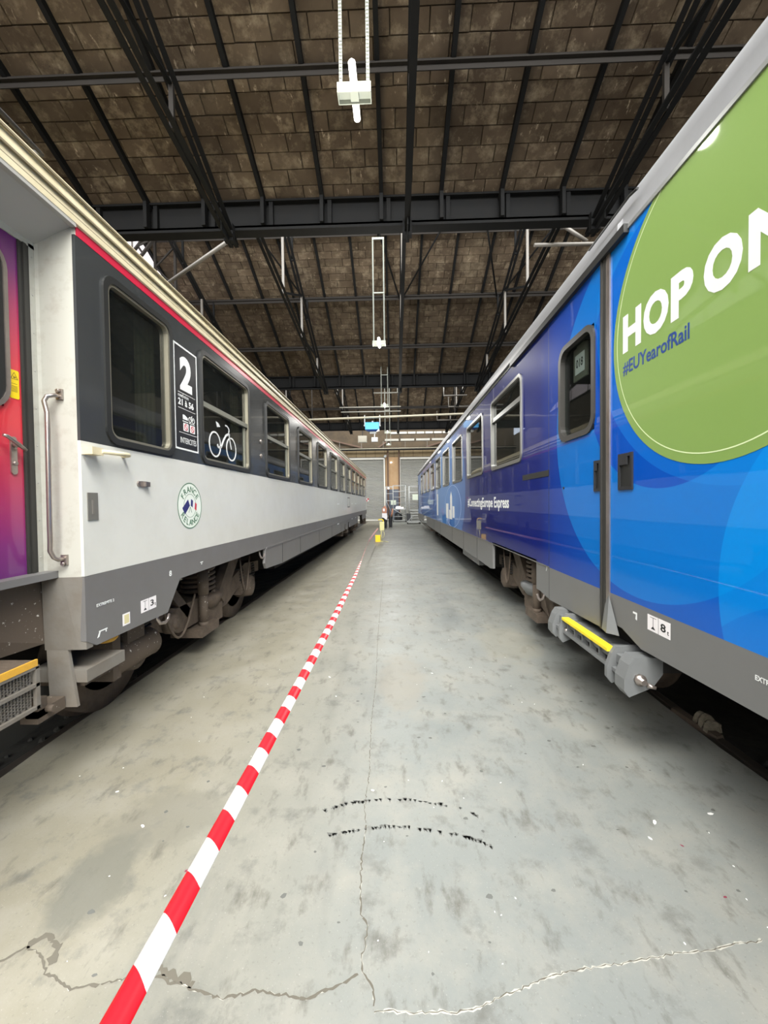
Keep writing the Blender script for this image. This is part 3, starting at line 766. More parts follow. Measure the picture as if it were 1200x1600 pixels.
# --- rails
def rail(x, lb):
    t = thing('rail', (x, 0, -.17), lb, 'rail')
    b = MB(); b.extrude_y([(x-.07, -.17), (x+.07, -.17), (x+.07, -.155), (x+.012, -.14), (x+.012, -.045), (x-.012, -.045), (x-.012, -.14), (x-.07, -.155)], -13.4, 36.1); b.build('rail_web', 'rail_rust', t)
    b = MB(); b.extrude_y([(x-.012, -.045), (x-.036, -.035), (x-.036, -.006), (x-.026, -.001), (x+.026, -.001), (x+.036, -.006), (x+.036, -.035), (x+.012, -.045)], -13.4, 36.1); b.build('rail_head', 'rail_head', t)
LC, RC = -3.22, 2.97
rail(LC + .75, 'rail nearest the aisle under the white coach'); rail(LC - .75, 'rail on the hidden side of the white coach')
rail(RC - .75, 'rail nearest the aisle under the blue coach'); rail(RC + .75, 'rail on the hidden side of the blue coach')

# --- roller shutters, end column
for k, (x0, x1, lb) in enumerate(((-5.5, -1.0, 'left grey roller shutter in the end wall'), (.54, 5.1, 'right grey roller shutter in the end wall'))):
    b = MB(); pr = []
    z = .02
    while z < 5.75:
        pr += [(37.10, z), (37.03, z+.06)]; z += .13
    n = len(pr); vs = [(x0, y, z) for y, z in pr] + [(x1, y, z) for y, z in pr]
    b.add(vs, [(i, i+1, n+i+1, n+i) for i in range(n-1)])
    b.box(x0, x1, 37.10, 37.14, 0, 5.9)
    d = b.build('door_%d' % (k+1), 'shutter', kind='structure'); d['label'] = lb
    q = MB(); q.box(x0-.05, x1+.05, 36.95, 37.15, 5.78, 5.94); q.build('lintel', 'shutter_box', d)
    for x in (x0-.04, x1+.04): q = MB(); q.box(x-.06, x+.06, 36.98, 37.15, 0, 5.9); q.build('guide_rail', 'shutter_box', d)
    q = MB(); q.box(x0, x1, 36.98, 37.12, 0.0, .12); q.build('bottom_bar', 'shutter_box', d)
t = thing('end_column', (-.2, 36.9, 0), 'tan boarded pier with brown steel column between the shutters', 'column')
b = MB(); b.box(-.86, .46, 37.08, 37.2, 2.95, 6.0); b.build('boarding', 'tan', t)
b = MB(); b.box(-.86, .46, 37.06, 37.2, 0, 2.95); b.build('dado', 'bluegrey', t)
for x in (-.62, .44): b = MB(); b.box(x-.07, x+.07, 36.92, 37.06, 0, 6.6); b.box(x-.02, x+.02, 36.8, 36.92, 0, 6.6); b.build('steel_post', 'brownsteel', t)
b = MB(); b.box(-.55, -.48, 36.98, 37.06, 3.0, 6.0); b.build('conduit', 'tan', t)
b = MB(); b.box(-.38, -.24, 36.9, 37.07, 5.44, 5.52); tag(b.build('wall_light', emis('wall_light_glow', (250, 252, 250), 2.5)), 'small lit white lamp high on the tan pier', 'lamp')
b = MB(); b.lathe([(-.1, .12), (-.02, .14), (.04, .06)], (-.86, 36.8, 6.05), 'Y', 12); b.tube([(-.86, 36.85, 6.05), (-.86, 37.2, 6.05)], .03, 6); tag(b.build('siren', 'dirtwhite'), 'small round pale siren at the corner of the left shutter', 'siren')

# ============================================================ COACHES
def side_panel(b, y0, y1, z0, z1, xa, xb, holes, m=0):
    # wall sheet y0..y1 with rectangular openings (ya, yb, za, zb)
    hs = sorted(holes); y = y0
    for ya, yb, za, zb in hs:
        if ya > y: b.box(xa, xb, y, ya, z0, z1, m)
        if za > z0: b.box(xa, xb, ya, yb, z0, za, m)
        if zb < z1: b.box(xa, xb, ya, yb, zb, z1, m)
        y = yb
    if y < y1: b.box(xa, xb, y, y1, z0, z1, m)

def bogie(t, side, yc, xf, rail_near, rail_far, near_detail=True, wb=1.28, cup='bogie'):
    # xf: outer face of the side frame;  side +1 = coach lies towards +X
    s = side
    fr = MB()
    prof = [(-1.75, .60), (-1.35, .62), (-1.0, .52), (-.55, .36), (.55, .36), (1.0, .52), (1.35, .62), (1.75, .60), (1.75, .76), (1.2, .80), (.6, .62), (-.6, .62), (-1.2, .80), (-1.75, .76)]
    x0, x1 = sorted((xf + s*.06, xf + s*.24)); fr.prism([(yc+a, z) for a, z in prof], x0, x1)
    xo0, xo1 = sorted((2*((rail_near+rail_far)/2) - xf - s*.06, 2*((rail_near+rail_far)/2) - xf - s*.24)); fr.prism([(yc+a, z) for a, z in prof], xo0, xo1)
    a0, a1 = sorted((xf + s*.1, 2*((rail_near+rail_far)/2) - xf - s*.1)); fr.box(a0, a1, yc-.28, yc+.28, .42, .60)
    bf = fr.build('bogie', 'bogie', t)
    for dy in (-wb, wb):
        for rx, q in ((rail_near, s), (rail_far, -s)):
            w = MB(); w.lathe([(-.065*q, .30), (-.065*q, .46), (.055*q, .455), (.055*q, .485), (.075*q, .485), (.075*q, .40), (.02*q, .36), (.02*q, .16), (.06*q, .12)], (rx, yc+dy, .459), 'X', 40)
            w.lathe([(-.066*q, .0), (-.066*q, .30)], (rx, yc+dy, .459), 'X', 40)
            w.build('wheel', ['bogie'], bf)
        ax = MB(); ax.tube([(rail_near, yc+dy, .459), (rail_far, yc+dy, .459)], .08, 12); ax.build('axle', 'bogie_dark', bf)
        bx = MB(); bx.lathe([(-.02, .10), (0, .15), (.16, .17), (.2, .17)] if s > 0 else [(.02, .10), (0, .15), (-.16, .17), (-.2, .17)], (xf + s*.0, yc+dy, .459), 'X', 20)
        bx.box(*sorted((xf+s*.05, xf+s*.2)), yc+dy-.28, yc+dy+.28, .38, .54); bx.build('axle_box', 'splash' if s < 0 else 'bogie', bf)
        for d2 in (-.22, .22):
            sp = MB(); turns = 5; pts = [(xf + s*.13 + .085*math.cos(2*PI*k/14), yc+dy+d2 + .085*math.sin(2*PI*k/14), .55 + .2*k/(14*turns)) for k in range(14*turns+1)]
            sp.tube(pts, .015, 6); sp.build('coil_spring', 'bogie_dark', bf)
    # swing bolster spring with pan
    sp = MB(); turns = 7
    R = .17 if s < 0 else .20
    pts = [(xf + s*.20 + R*math.cos(2*PI*k/18), yc+.12 + R*math.sin(2*PI*k/18), .62 + .40*k/(18*turns)) for k in range(18*turns+1)]
    sp.tube(pts, .021, 8); sp.build('bolster_spring', 'bogie', bf)
    sp = MB(); sp.lathe([(0, .10), (.0, .22), (.10, R+.09), (.14, R+.09), (.16, .2), (.16, .06)], (xf + s*.20, yc+.12, .46), 'Z', 28); sp.build('spring_pan', cup, bf)
    d = MB(); d.tube([(xf - s*.0, yc-.16, .30), (xf - s*.0, yc-.16, .36)], .05, 14); d.tube([(xf, yc-.16, .34), (xf, yc-.16, .66)], .047, 14); d.tube([(xf, yc-.16, .66), (xf, yc-.16, .93)], .058, 14); d.tube([(xf, yc-.16, .93), (xf, yc-.16, 1.02)], .022, 10)
    d.build('damper', 'splash' if s < 0 else 'bogie', bf)
    d = MB(); d.box(*sorted((xf - s*.05, xf+s*.3)), yc-.30, yc+.10, .22, .32); d.box(*sorted((xf + s*.02, xf+s*.2)), yc-.1, yc+.35, .26, .46); d.build('lower_bracket', 'bogie', bf)
    d = MB(); d.beam((xf+s*.08, yc+.35, .5), (xf+s*.08, yc+.85, 1.02), .22, .10, up=(1, 0, 0)); d.build('traction_arm', 'bogie', bf)
    d = MB(); d.beam((xf+s*.1, yc-.35, .5), (xf+s*.1, yc-.8, .95), .1, .08, up=(1, 0, 0)); d.build('traction_arm', 'bogie', bf)
    if near_detail:
        for k, (ya, yb, dz) in enumerate(((yc-1.05, yc-.4, .28), (yc+.8, yc+1.15, .3))):
            h = MB(); pts = []
            for i in range(15):
                u = i/14; pts.append((xf - s*.03, ya+(yb-ya)*u, (.92 if k != 2 else .72) - math.sin(u*PI)*dz*1.6 - (.2*u if k != 1 else 0)))
            h.tube(pts, .012, 6); h.build('hose', 'bogie', bf)
        h = MB(); h.lathe([(-.03, .07), (0, .10), (.06, .10)] if s > 0 else [(.03, .07), (0, .10), (-.06, .10)], (xf, yc-.75, .52), 'X', 16)
        h.lathe([(-.05, .03), (-.03, .06), (0, .06)] if s > 0 else [(.05, .03), (.03, .06), (0, .06)], (xf, yc-.75, .52), 'X', 12); h.build('caliper', 'bogie', bf)
    return bf

def window_unit(t, side, X, y0, y1, z0, z1, rubber, rim, bar, glass_m, r=.09, rw=.045, mw=.02, barh=.045, door=False):
    # side -1: coach lies towards -X (faces +X);  out = -side
    o = -side
    f = MB(); f.ring(rrect(y0, y1, z0, z1, r), rrect(y0+rw, y1-rw, z0+rw, z1-rw, r*.75), *sorted((X + o*.014, X - o*.05)))
    w = f.build('window', rubber, t)
    if mw:
        f = MB(); f.ring(rrect(y0+rw, y1-rw, z0+rw, z1-rw, r*.75), rrect(y0+rw+mw, y1-rw-mw, z0+rw+mw, z1-rw-mw, r*.6), *sorted((X + o*.006, X - o*.04)))
        f.build('window_rim', rim, w)
    g = MB(); g.prism(rrect(y0+rw, y1-rw, z0+rw, z1-rw, r*.7), *sorted((X - o*.028, X - o*.034))); g.build('pane', glass_m, w)
    if bar is not None:
        zb = z0 + (z1-z0)*bar
        f = MB(); f.box(*sorted((X + o*.002, X - o*.03)), y0+rw+mw*.5, y1-rw-mw*.5, zb-barh/2, zb+barh/2); f.build('crossbar', rim if side > 0 else 'crossbar', w)
    return w

# ------------------------------------------------------------ left coach, faces +X
XL = -1.84; YE = 25.3
lc = thing('passenger_coach', (LC, 13.0, 0), 'white coach with anthracite window band, carmine stripe and cream roof', 'train coach')
wins = [(2.45, 3.22, False)] + [(3.68 + 1.885*k, 4.94 + 1.885*k, True) for k in range(11)]
Z0w, Z1w = 2.055, 3.15
b = MB(); b.box(XL-.04, XL, 2.25, YE, 1.235, 2.04)
b.box(LC*2-XL, LC*2-XL+.04, .95, YE, 1.235, 3.28)      # far side wall
lb_ = b.build('body_side', 'white', lc)
b = MB(); side_panel(b, 2.25, YE, 2.04, 3.232, XL-.04, XL, [(a+.03, c-.03, Z0w+.03, Z1w-.03) for a, c, _ in wins]); b.build('window_band', 'anthracite', lc)
b = MB(); b.box(XL-.012, XL+.002, 2.262, YE+.005, 3.232, 3.287); b.build('stripe', 'stripe', lc)
# skirt with cut-outs over the bogies
b = MB()
sk = [(2.25, 1.237), (2.25, .85), (2.33, .80), (3.08, .79), (3.27, 1.028), (5.47, 1.028), (5.44, .82), (5.50, .74), (6.3, .70), (14.2, .68), (14.25, .90), (14.6, .90), (14.65, .68), (15.2, .68), (15.25, .92), (15.7, .92), (15.75, .70), (19.2, .70), (19.3, 1.03), (22.0, 1.03), (22.1, .75), (24.4, .75), (24.6, 1.0), (YE, 1.0), (YE, 1.237)]
b.prism(sk, XL-.035, XL+.0); b.build('skirt', 'sillgrey', lc)
for y in (6.3, 7.5, 9.4, 11.3, 13.2): q = MB(); q.box(XL, XL+.003, y-.006, y+.006, .71, 1.03); q.build('panel_seam', 'rubber', lc)
b = MB(); b.box(XL-.01, XL+.006, 5.5, 19.2, 1.02, 1.045); b.build('skirt_ledge', 'sillgrey', lc)
# roof profile with gutter ribs
prof = [(0, 3.285), (.014, 3.292), (.014, 3.325), (.0, 3.335), (-.006, 3.385), (.006, 3.392), (.006, 3.408), (-.008, 3.415), (-.022, 3.475), (-.012, 3.482), (-.014, 3.50), (-.04, 3.51), (-.075, 3.56), (-.16, 3.64), (-.35, 3.76), (-.7, 3.90), (-1.38, 3.99)]
full = [(XL + a, z) for a, z in prof] + [(2*LC - XL - a, z) for a, z in prof[::-1][1:]]
b = MB(); b.extrude_y(full, .95, YE, 0, closed=False, smooth=False)
b.box(LC-1.36, LC+1.36, YE-.04, YE, 1.2, 3.29)
b.add([(LC, YE-.01, 3.2)] + [(x, YE-.01, z) for x, z in full], [(0, i+1, i+2) for i in range(len(full)-1)])
b.add([(LC, .96, 3.2)] + [(x, .96, z) for x, z in full], [(0, i+1, i+2) for i in range(len(full)-1)])
b.build('roof', 'cream', lc)
for za, dx in ((3.33, .003), (3.388, .004), (3.478, -.008)):
    q = MB(); q.box(XL+dx-.006, XL+dx+.006, .95, YE, za-.007, za+.005); q.build('gutter_line', 'creamline', lc)
b = MB(); b.tube([(XL-.10, 1.6, 3.60), (XL-.07, 1.75, 3.60), (XL-.05, 1.95, 3.57), (XL-.09, 2.15, 3.60), (XL-.3, 2.3, 3.76)], .012, 6); b.build('roof_handrail', 'bogie_dark', lc)
# interior, floor, ends
b = MB(); b.box(XL-1.2, XL-.5, 2.3, YE-.1, 1.3, 3.6); b.box(LC-1.3, XL-.05, 2.3, YE-.1, 1.20, 1.26); b.box(LC-1.3, XL-.05, 2.28, 2.31, 1.26, 3.3)
b.box(LC-1.3, XL-.05, 2.3, YE-.1, 3.22, 3.27); b.build('interior', 'inner', lc)
for a, c, bar in wins:
    w = window_unit(lc, -1, XL, a, c, Z0w, Z1w, 'rubber', 'alu', .53 if bar else None, 'pane', r=.10, rw=.04, mw=.018, barh=.05)
    q = MB()
    if bar:
        q.box(XL-.034, XL-.012, c-.135, c-.105, Z0w+.06, Z0w+(Z1w-Z0w)*.5); q.build('latch_bar', 'crossbar', w)
    q = MB(); n = 14; vs = []
    for k in range(n+1):
        y = c-.30 + .26*k/n; vs += [(XL-.12 + .012*math.sin(k*2.1), y, Z0w+.03), (XL-.12 + .012*math.sin(k*2.1+.4), y, Z1w-.03)]
    q.add(vs, [(2*k, 2*k+2, 2*k+3, 2*k+1) for k in range(n)], 0, True); q.build('curtain', 'curtain', w)
# second-class notice between the first two windows
b = MB(); b.box(XL, XL+.002, 3.245, 3.628, 2.135, 3.035); pn = b.build('notice', 'decal_black', lc, label='black notice with a white numeral and pictograms')
b = MB(); b.ring([(3.628, 3.035), (3.245, 3.035), (3.245, 2.135), (3.628, 2.135)], [(3.614, 3.02), (3.259, 3.02), (3.259, 2.15), (3.614, 2.15)], XL+.002, XL+.003); b.build('notice_border', 'decal_white', pn)
x = XL + .0026
lettering('2', 'L', x, 3.335, 2.655, .20, .30, 'decal_white', pn, .05)
for z, a, c in ((2.628, 3.30, 3.585), (2.495, 3.30, 3.585), (2.285, 3.31, 3.60)):
    q = MB(); q.box(XL+.002, XL+.003, a, c, z-.002, z+.002); q.build('rule', 'decal_white', pn)
lettering('couchettes', 'L', x, 3.30, 2.590, .17, .03, 'decal_white', pn)
lettering('21 à 56', 'L', x, 3.30, 2.520, .255, .058, 'decal_white', pn, .03)
lettering('INTERCITÉS', 'L', x, 3.325, 2.195, .265, .062, 'decal_white', pn)
q = MB()      # bed and bicycle pictograms
q.prism([(3.37, 2.405), (3.45, 2.405), (3.45, 2.425), (3.40, 2.445), (3.37, 2.445)], XL+.002, XL+.003); q.box(XL+.002, XL+.003, 3.365, 3.455, 2.385, 2.392)
for cy in (3.49, 3.545): q.ring(arc(cy, 2.42, .026, 16), arc(cy, 2.42, .019, 16), XL+.002, XL+.003)
q.prism([(3.49, 2.42), (3.50, 2.42), (3.53, 2.46), (3.52, 2.46)], XL+.002, XL+.003); q.prism([(3.515, 2.42), (3.545, 2.42), (3.545, 2.43), (3.515, 2.43)], XL+.002, XL+.003)
q.box(XL+.002, XL+.003, 3.47, 3.565, 2.385, 2.391); q.build('pictogram', 'decal_white', pn)
for a in (3.375, 3.485):
    q = MB(); q.prism(rrect(a, a+.085, 2.305, 2.375, .006, 2), XL+.002, XL+.003); s_ = q.build('no_smoking_sign', 'decal_white', pn)
    q = MB(); q.ring(arc(a+.0425, 2.34, .029, 20), arc(a+.0425, 2.34, .022, 20), XL+.003, XL+.0038); q.prism([(a+.02, 2.357), (a+.026, 2.363), (a+.065, 2.323), (a+.059, 2.317)], XL+.003, XL+.0038); q.build('prohibition_ring', 'decal_red', pn)
# bicycle emblem on the lower pane of the second window
q = MB(); bx0, bx1 = XL-.027, XL-.024
for cy, cz in ((4.035, 2.285), (4.44, 2.285)): q.ring(arc(cy, cz, .135, 28), arc(cy, cz, .118, 28), bx0, bx1)
def flat(mb, p, w):
    for (a, c), (d, e) in zip(p, p[1:]):
        L = math.hypot(d-a, e-c); nx, nz = -(e-c)/L*w, (d-a)/L*w
        mb.prism([(a+nx, c+nz), (a-nx, c-nz), (d-nx, e-nz), (d+nx, e+nz)], bx0, bx1)
flat(q, [(4.09, 2.295), (4.10, 2.27), (4.13, 2.265), (4.18, 2.28), (4.24, 2.36), (4.30, 2.42), (4.36, 2.445), (4.40, 2.44)], .012)
flat(q, [(4.44, 2.285), (4.41, 2.36), (4.385, 2.43), (4.375, 2.47), (4.39, 2.49), (4.37, 2.515), (4.33, 2.53), (4.29, 2.53)], .008)
q.prism([(4.06, 2.53), (4.12, 2.52), (4.16, 2.49), (4.09, 2.475)], bx0, bx1)
q.build('bicycle_emblem', 'decal_white', lc)
# round badge
cy, cz = 3.458, 1.648; x = XL + .0026
q = MB(); q.prism(arc(cy, cz, .200, 48), XL, XL+.0015); bd = q.build('badge', 'badge_pale', lc, label='round pale badge ringed in green with two flags')
q = MB(); q.ring(arc(cy, cz, .205, 48), arc(cy, cz, .197, 48), XL+.0015, XL+.0025); q.ring(arc(cy, cz, .105, 40), arc(cy, cz, .102, 40), XL+.0015, XL+.0025)
q.prism([(cy-.003, cz-.01), (cy-.026, cz-.06), (cy-.022, cz-.062), (cy+.001, cz-.014)], XL+.0015, XL+.0025); q.prism([(cy+.003, cz-.01), (cy+.026, cz-.06), (cy+.022, cz-.062), (cy-.001, cz-.014)], XL+.0015, XL+.0025); q.build('badge_ring', 'decal_green', bd)
ring_text('FRANCE', 'L', x, cy, cz, .148, .055, 90, 112, 'decal_green', bd)
ring_text('RELANCE', 'L', x, cy, cz, .148, .055, 270, 112, 'decal_green', bd, flip=True)
q = MB(); q.prism([(cy-.006, cz+.0), (cy-.035, cz+.055), (cy-.13, cz-.02), (cy-.09, cz-.075)], XL+.0015, XL+.0028); q.prism([(cy+.008, cz+.0), (cy+.018, cz+.06), (cy+.05, cz+.045), (cy+.04, cz-.015)], XL+.0015, XL+.0028); q.build('blue_flag', 'decal_navy', bd)
q = MB(); q.prism([(cy+.04, cz-.015), (cy+.05, cz+.045), (cy+.085, cz+.03), (cy+.075, cz-.03)], XL+.0015, XL+.0028); q.build('white_flag_panel', 'decal_white', bd)
q = MB(); q.prism([(cy+.075, cz-.03), (cy+.085, cz+.03), (cy+.115, cz+.015), (cy+.105, cz-.045)], XL+.0015, XL+.0028); q.build('red_flag_panel', 'decal_red', bd)
# fittings on the white side
q = MB(); q.box(XL, XL+.006, 2.285, 2.365, 1.568, 1.735); pl = q.build('vent_plate', mat('olive_grey_plate', (104, 102, 96), .5), lc); q = MB(); q.box(XL+.006, XL+.008, 2.315, 2.33, 1.605, 1.69); q.build('vent_slot', 'sillgrey_dirty', pl)
q = MB(); q.tube([(XL, 2.60, 1.99), (XL+.045, 2.60, 1.992), (XL+.06, 2.57, 1.992), (XL+.06, 2.33, 1.985)], .014, 8); q.box(XL, XL+.065, 2.255, 2.345, 1.96, 2.005); q.build('grab_bar', 'cream', lc)
q = MB(); q.prism(rrect(2.74, 2.855, 1.79, 1.83, .018), XL, XL+.012); q.box(XL+.012, XL+.03, 2.80, 2.85, 1.792, 1.826); q.build('lamp_bracket', 'chrome', lc)
for a, c in ((5.35, 1.0),): pass
for y, z in ((5.35, 2.52), (5.35, 2.32)):
    q = MB(); q.lathe([(0, .03), (.01, .03), (.014, .0)], (XL, y, z), 'X', 14); q.build('side_stud', 'chrome', lc)
x = XL + .001
lettering('8', 'L', x, 3.11, 1.075, .035, .045, 'decal_white', lc, .02)
lettering('EXTREMITE 2', 'L', x, 2.335, 1.032, .15, .018, 'decal_white', lc, .02)
q = MB(); q.box(XL, XL+.001, 3.62, 3.67, 1.108, 1.116); q.prism([(3.635, 1.092), (3.655, 1.092), (3.645, 1.108)], XL, XL+.001); q.build('marking', 'decal_white', lc)
q = MB(); q.box(XL, XL+.001, 2.35, 2.42, .872, .880); q.box(XL, XL+.001, 2.405, 2.412, .858, .872); q.prism([(2.335, .84), (2.352, .845), (2.362, .872), (2.352, .872)], XL, XL+.001); q.build('marking', 'decal_white', lc)
def load_plate(t, side, X, y0, y1, z0, z1, num, flipx):
    q = MB(); q.box(*sorted((X, X + (.001 if side == 'L' else -.001))), y0, y1, z0, z1); p = q.build('load_plate', 'paper', t)
    ox = X + (.0015 if side == 'L' else -.0015); w = y1-y0
    if side == 'L': ys = lambda u: y0 + u*w
    else: ys = lambda u: y1 - u*w
    q = MB(); h = z1-z0
    def bb(u0, u1, v0, v1): q.box(*sorted((X, ox)), *sorted((ys(u0), ys(u1))), z0+v0*h, z0+v1*h)
    bb(.495, .505, 0, 1); bb(.12, .40, .86, .89); bb(.25, .27, .3, .86); bb(.17, .35, .14, .18)
    q.prism([(ys(.18), z0+.18*h), (ys(.34), z0+.18*h), (ys(.26), z0+.34*h)], *sorted((X, ox))); q.build('plate_marks', 'decal_dark', p)
    lettering(num, side, ox, ys(.60), z0+.28*h, w*.22, h*.5, 'decal_dark', p, .02)
    lettering('t', side, ox, ys(.88), z0+.22*h, w*.07, h*.25, 'decal_dark', p, .02)
load_plate(lc, 'L', XL, 2.75, 2.93, .875, .965, '3', False)
q = MB(); q.box(XL, XL+.001, 2.56, 2.632, .842, .922); st = q.build('sticker', 'paper', lc); q = MB(); q.box(XL+.001, XL+.0015, 2.575, 2.622, .852, .912); q.build('sticker_face', 'cream_sticker', st)
# small notices far along the side
for y in (12.4, 16.5, 18.0):
    q = MB(); q.box(XL, XL+.001, y, y+.5, 1.62, 1.66); q.box(XL, XL+.001, y, y+.35, .98, 1.03); q.build('marking', 'decal_white', lc)
q = MB(); q.ring(rrect(15.1, 15.9, 1.5, 1.9, .03, 3), rrect(15.14, 15.86, 1.54, 1.86, .02, 3), XL, XL+.006); q.build('hatch', 'sillgrey', lc)
# ---- door recess at the near end
XD = -2.065
b = MB()                                                     # jamb: rounded corner post facing the photographer
pj = [(XL-.04, 2.30), (XL, 2.28), (XL-.004, 2.262), (XL-.018, 2.25), (XD+.10, 2.238), (XD+.02, 2.232), (XD, 2.225), (XD-.03, 2.215), (XD-.03, 2.30)]
n = len(pj); b.add([(x, y, 1.235) for x, y in pj] + [(x, y, 3.275) for x, y in pj], [tuple(range(n))[::-1], tuple(range(n, 2*n))] + [(i, (i+1) % n, n+(i+1) % n, n+i) for i in range(n)])
b.box(XD-.03, XD+.003, 2.19, 2.225, 1.27, 3.15)
b.box(XD-.03, XD+.003, 1.26, 2.225, 3.13, 3.20); b.box(XD-.03, XD+.003, 1.2, 1.26, 1.27, 3.20)
b.build('door_jamb', 'white_dirty', lc)
b = MB(); b.add([(XD, .97, 3.165), (XD, 2.24, 3.165), (XL, 2.25, 3.285), (XL, .97, 3.285), (XD, .97, 3.2), (XD, 2.24, 3.2), (XL, 2.25, 3.30), (XL, .97, 3.30)], [(0,1,2,3),(4,7,6,5),(0,4,5,1),(1,5,6,2),(2,6,7,3),(3,7,4,0)])
b.build('door_soffit', 'soffit', lc)
b = MB(); b.box(XL-.02, XL+.012, .95, 2.25, 3.27, 3.292); b.build('gutter_lip', 'soffit', lc)
b = MB(); b.box(XL-.05, XL, .95, 1.22, .8, 3.28); b.box(XD-.04, XL-.04, 1.18, 1.22, .8, 3.2); b.box(LC-1.36, XL-.0, .95, .99, 1.0, 3.3); b.build('end_wall', 'white', lc)
b = MB(); side_panel(b, 1.26, 2.13, 1.275, 3.13, XD-.035, XD-.005, [(1.44, 2.03, 2.19, 3.02)]); dr = b.build('coach_door', 'door', lc, label='entrance door fading from purple to red')
b = MB(); b.box(XD-.03, XD+.004, 2.128, 2.19, 1.275, 3.13); b.box(XD-.03, XD+.012, 2.150, 2.170, 1.275, 3.13); b.build('door_seal', 'rubber2', dr)
f = MB(); f.ring(rrect(1.41, 2.06, 2.165, 3.05, .13), rrect(1.432, 2.038, 2.187, 3.028, .11), XD-.01, XD+.008); f.build('door_window_rim', 'chrome', dr)
f = MB(); f.ring(rrect(1.432, 2.038, 2.187, 3.028, .11), rrect(1.47, 2.0, 2.225, 2.99, .08), XD-.012, XD+.002); f.build('door_window_gasket', 'rubber', dr)
f = MB(); f.prism(rrect(1.44, 2.03, 2.195, 3.02, .10), XD-.024, XD-.018); f.build('door_pane', 'pane', dr)
f = MB(); f.box(LC, XD-.3, 1.2, 2.2, 1.25, 3.2); f.build('vestibule', 'inner', lc)
q = MB(); q.prism(rrect(2.052, 2.086, 1.83, 2.035, .016), XD-.005, XD+.004); q.lathe([(0, .012), (.014, .012), (.016, .008)], (XD, 2.069, 1.89), 'X', 12); q.lathe([(0, .015), (.03, .014)], (XD, 2.069, 1.99), 'X', 12)
q.tube([(XD+.035, 2.105, 1.965), (XD+.04, 2.06, 1.99), (XD+.045, 1.99, 2.025), (XD+.04, 1.975, 2.028)], [.009, .011, .010, .008], 8); q.build('door_handle', 'chrome', dr)
q = MB(); q.prism(rrect(2.062, 2.116, 2.245, 2.40, .008, 3), XD-.005, XD-.003); wl_ = q.build('warning_label', 'label_yellow', dr)
q = MB(); q.ring([(2.089, 2.39), (2.067, 2.35), (2.111, 2.35)], [(2.089, 2.384), (2.073, 2.353), (2.105, 2.353)], XD-.003, XD-.0025)
q.prism([(2.083, 2.356), (2.095, 2.356), (2.100, 2.368), (2.092, 2.363), (2.086, 2.372)], XD-.003, XD-.0025)
for z in (2.325, 2.312, 2.306, 2.300, 2.294, 2.288, 2.282): q.box(XD-.003, XD-.0025, 2.072, 2.106, z, z+.002)
q.build('label_print', mat('label_print_ink', (120, 96, 12), .5), dr)
# rivets along the door post
q = MB()
for k in range(9): q.lathe([(0, .005), (.003, .0035)], (XD+.003, 2.208, 1.36 + k*.215), 'X', 8)
q.build('rivets', 'soffit', lc)
# tall handrail on the jamb
q = MB(); hx = -1.955; q.tube([(hx+.012, 2.24, 2.292), (hx+.01, 2.20, 2.292), (hx-.012, 2.175, 2.28), (hx-.02, 2.165, 2.25), (hx+.006, 2.155, 2.18), (hx+.01, 2.15, 2.1), (hx+.004, 2.15, 1.55), (hx+.0, 2.155, 1.46), (hx-.012, 2.165, 1.40), (hx-.004, 2.18, 1.36), (hx+.006, 2.20, 1.345), (hx+.01, 2.24, 1.345)], .0125, 10)
for z in (2.305, 1.34): q.prism(rrect(0, 1, 0, 1, .3), 0, 0) if False else q.box(hx-.005, hx+.03, 2.225, 2.24, z-.03, z+.03)
q.lathe([(0, .012), (-.012, .010)], (hx+.014, 2.222, 2.322), 'Y', 8); q.lathe([(0, .012), (-.012, .010)], (hx+.014, 2.222, 1.318), 'Y', 8); q.build('handrail', 'chrome', lc)
# sill and lower jamb
b = MB(); b.box(XD-.05, -1.985, 1.1, 2.24, 1.235, 1.275); b.build('door_sill', 'sillgrey', lc)
b = MB()
def quadprism(b, top, bot, d):
    # top/bot: ((x,y),(x,y)) edges at z; thickness along +y d
    (za, ta), (zb, tb_) = top, bot
    vs = []
    for z, e in ((za, ta), (zb, tb_)):
        for x, y in e: vs.append((x, y, z))
        for x, y in e[::-1]: vs.append((x, y+d, z))
    b.add(vs, [(0,1,2,3),(7,6,5,4),(0,4,5,1),(1,5,6,2),(2,6,7,3),(3,7,4,0)])
quadprism(b, (1.235, ((XD-.02, 2.23), (-1.965, 2.235))), (.80, ((-2.09, 2.245), (-1.885, 2.25))), .05)
quadprism(b, (1.235, ((-1.965, 2.235), (XL-.004, 2.251))), (.80, ((-1.885, 2.25), (XL-.004, 2.255))), .05)
b.build('lower_jamb', 'sillgrey_dirty', lc)
b = MB(); b.add([(-2.20, 1.2, 1.235), (-2.10, 2.24, 1.235), (-2.09, 2.25, .84), (-2.3, 1.2, .84), (-2.25, 1.2, 1.235), (-2.15, 2.24, 1.235), (-2.14, 2.25, .84), (-2.35, 1.2, .84)], [(0,1,2,3),(4,7,6,5),(0,4,5,1),(1,5,6,2),(2,6,7,3),(3,7,4,0)]); b.build('step_back', 'splash', lc)
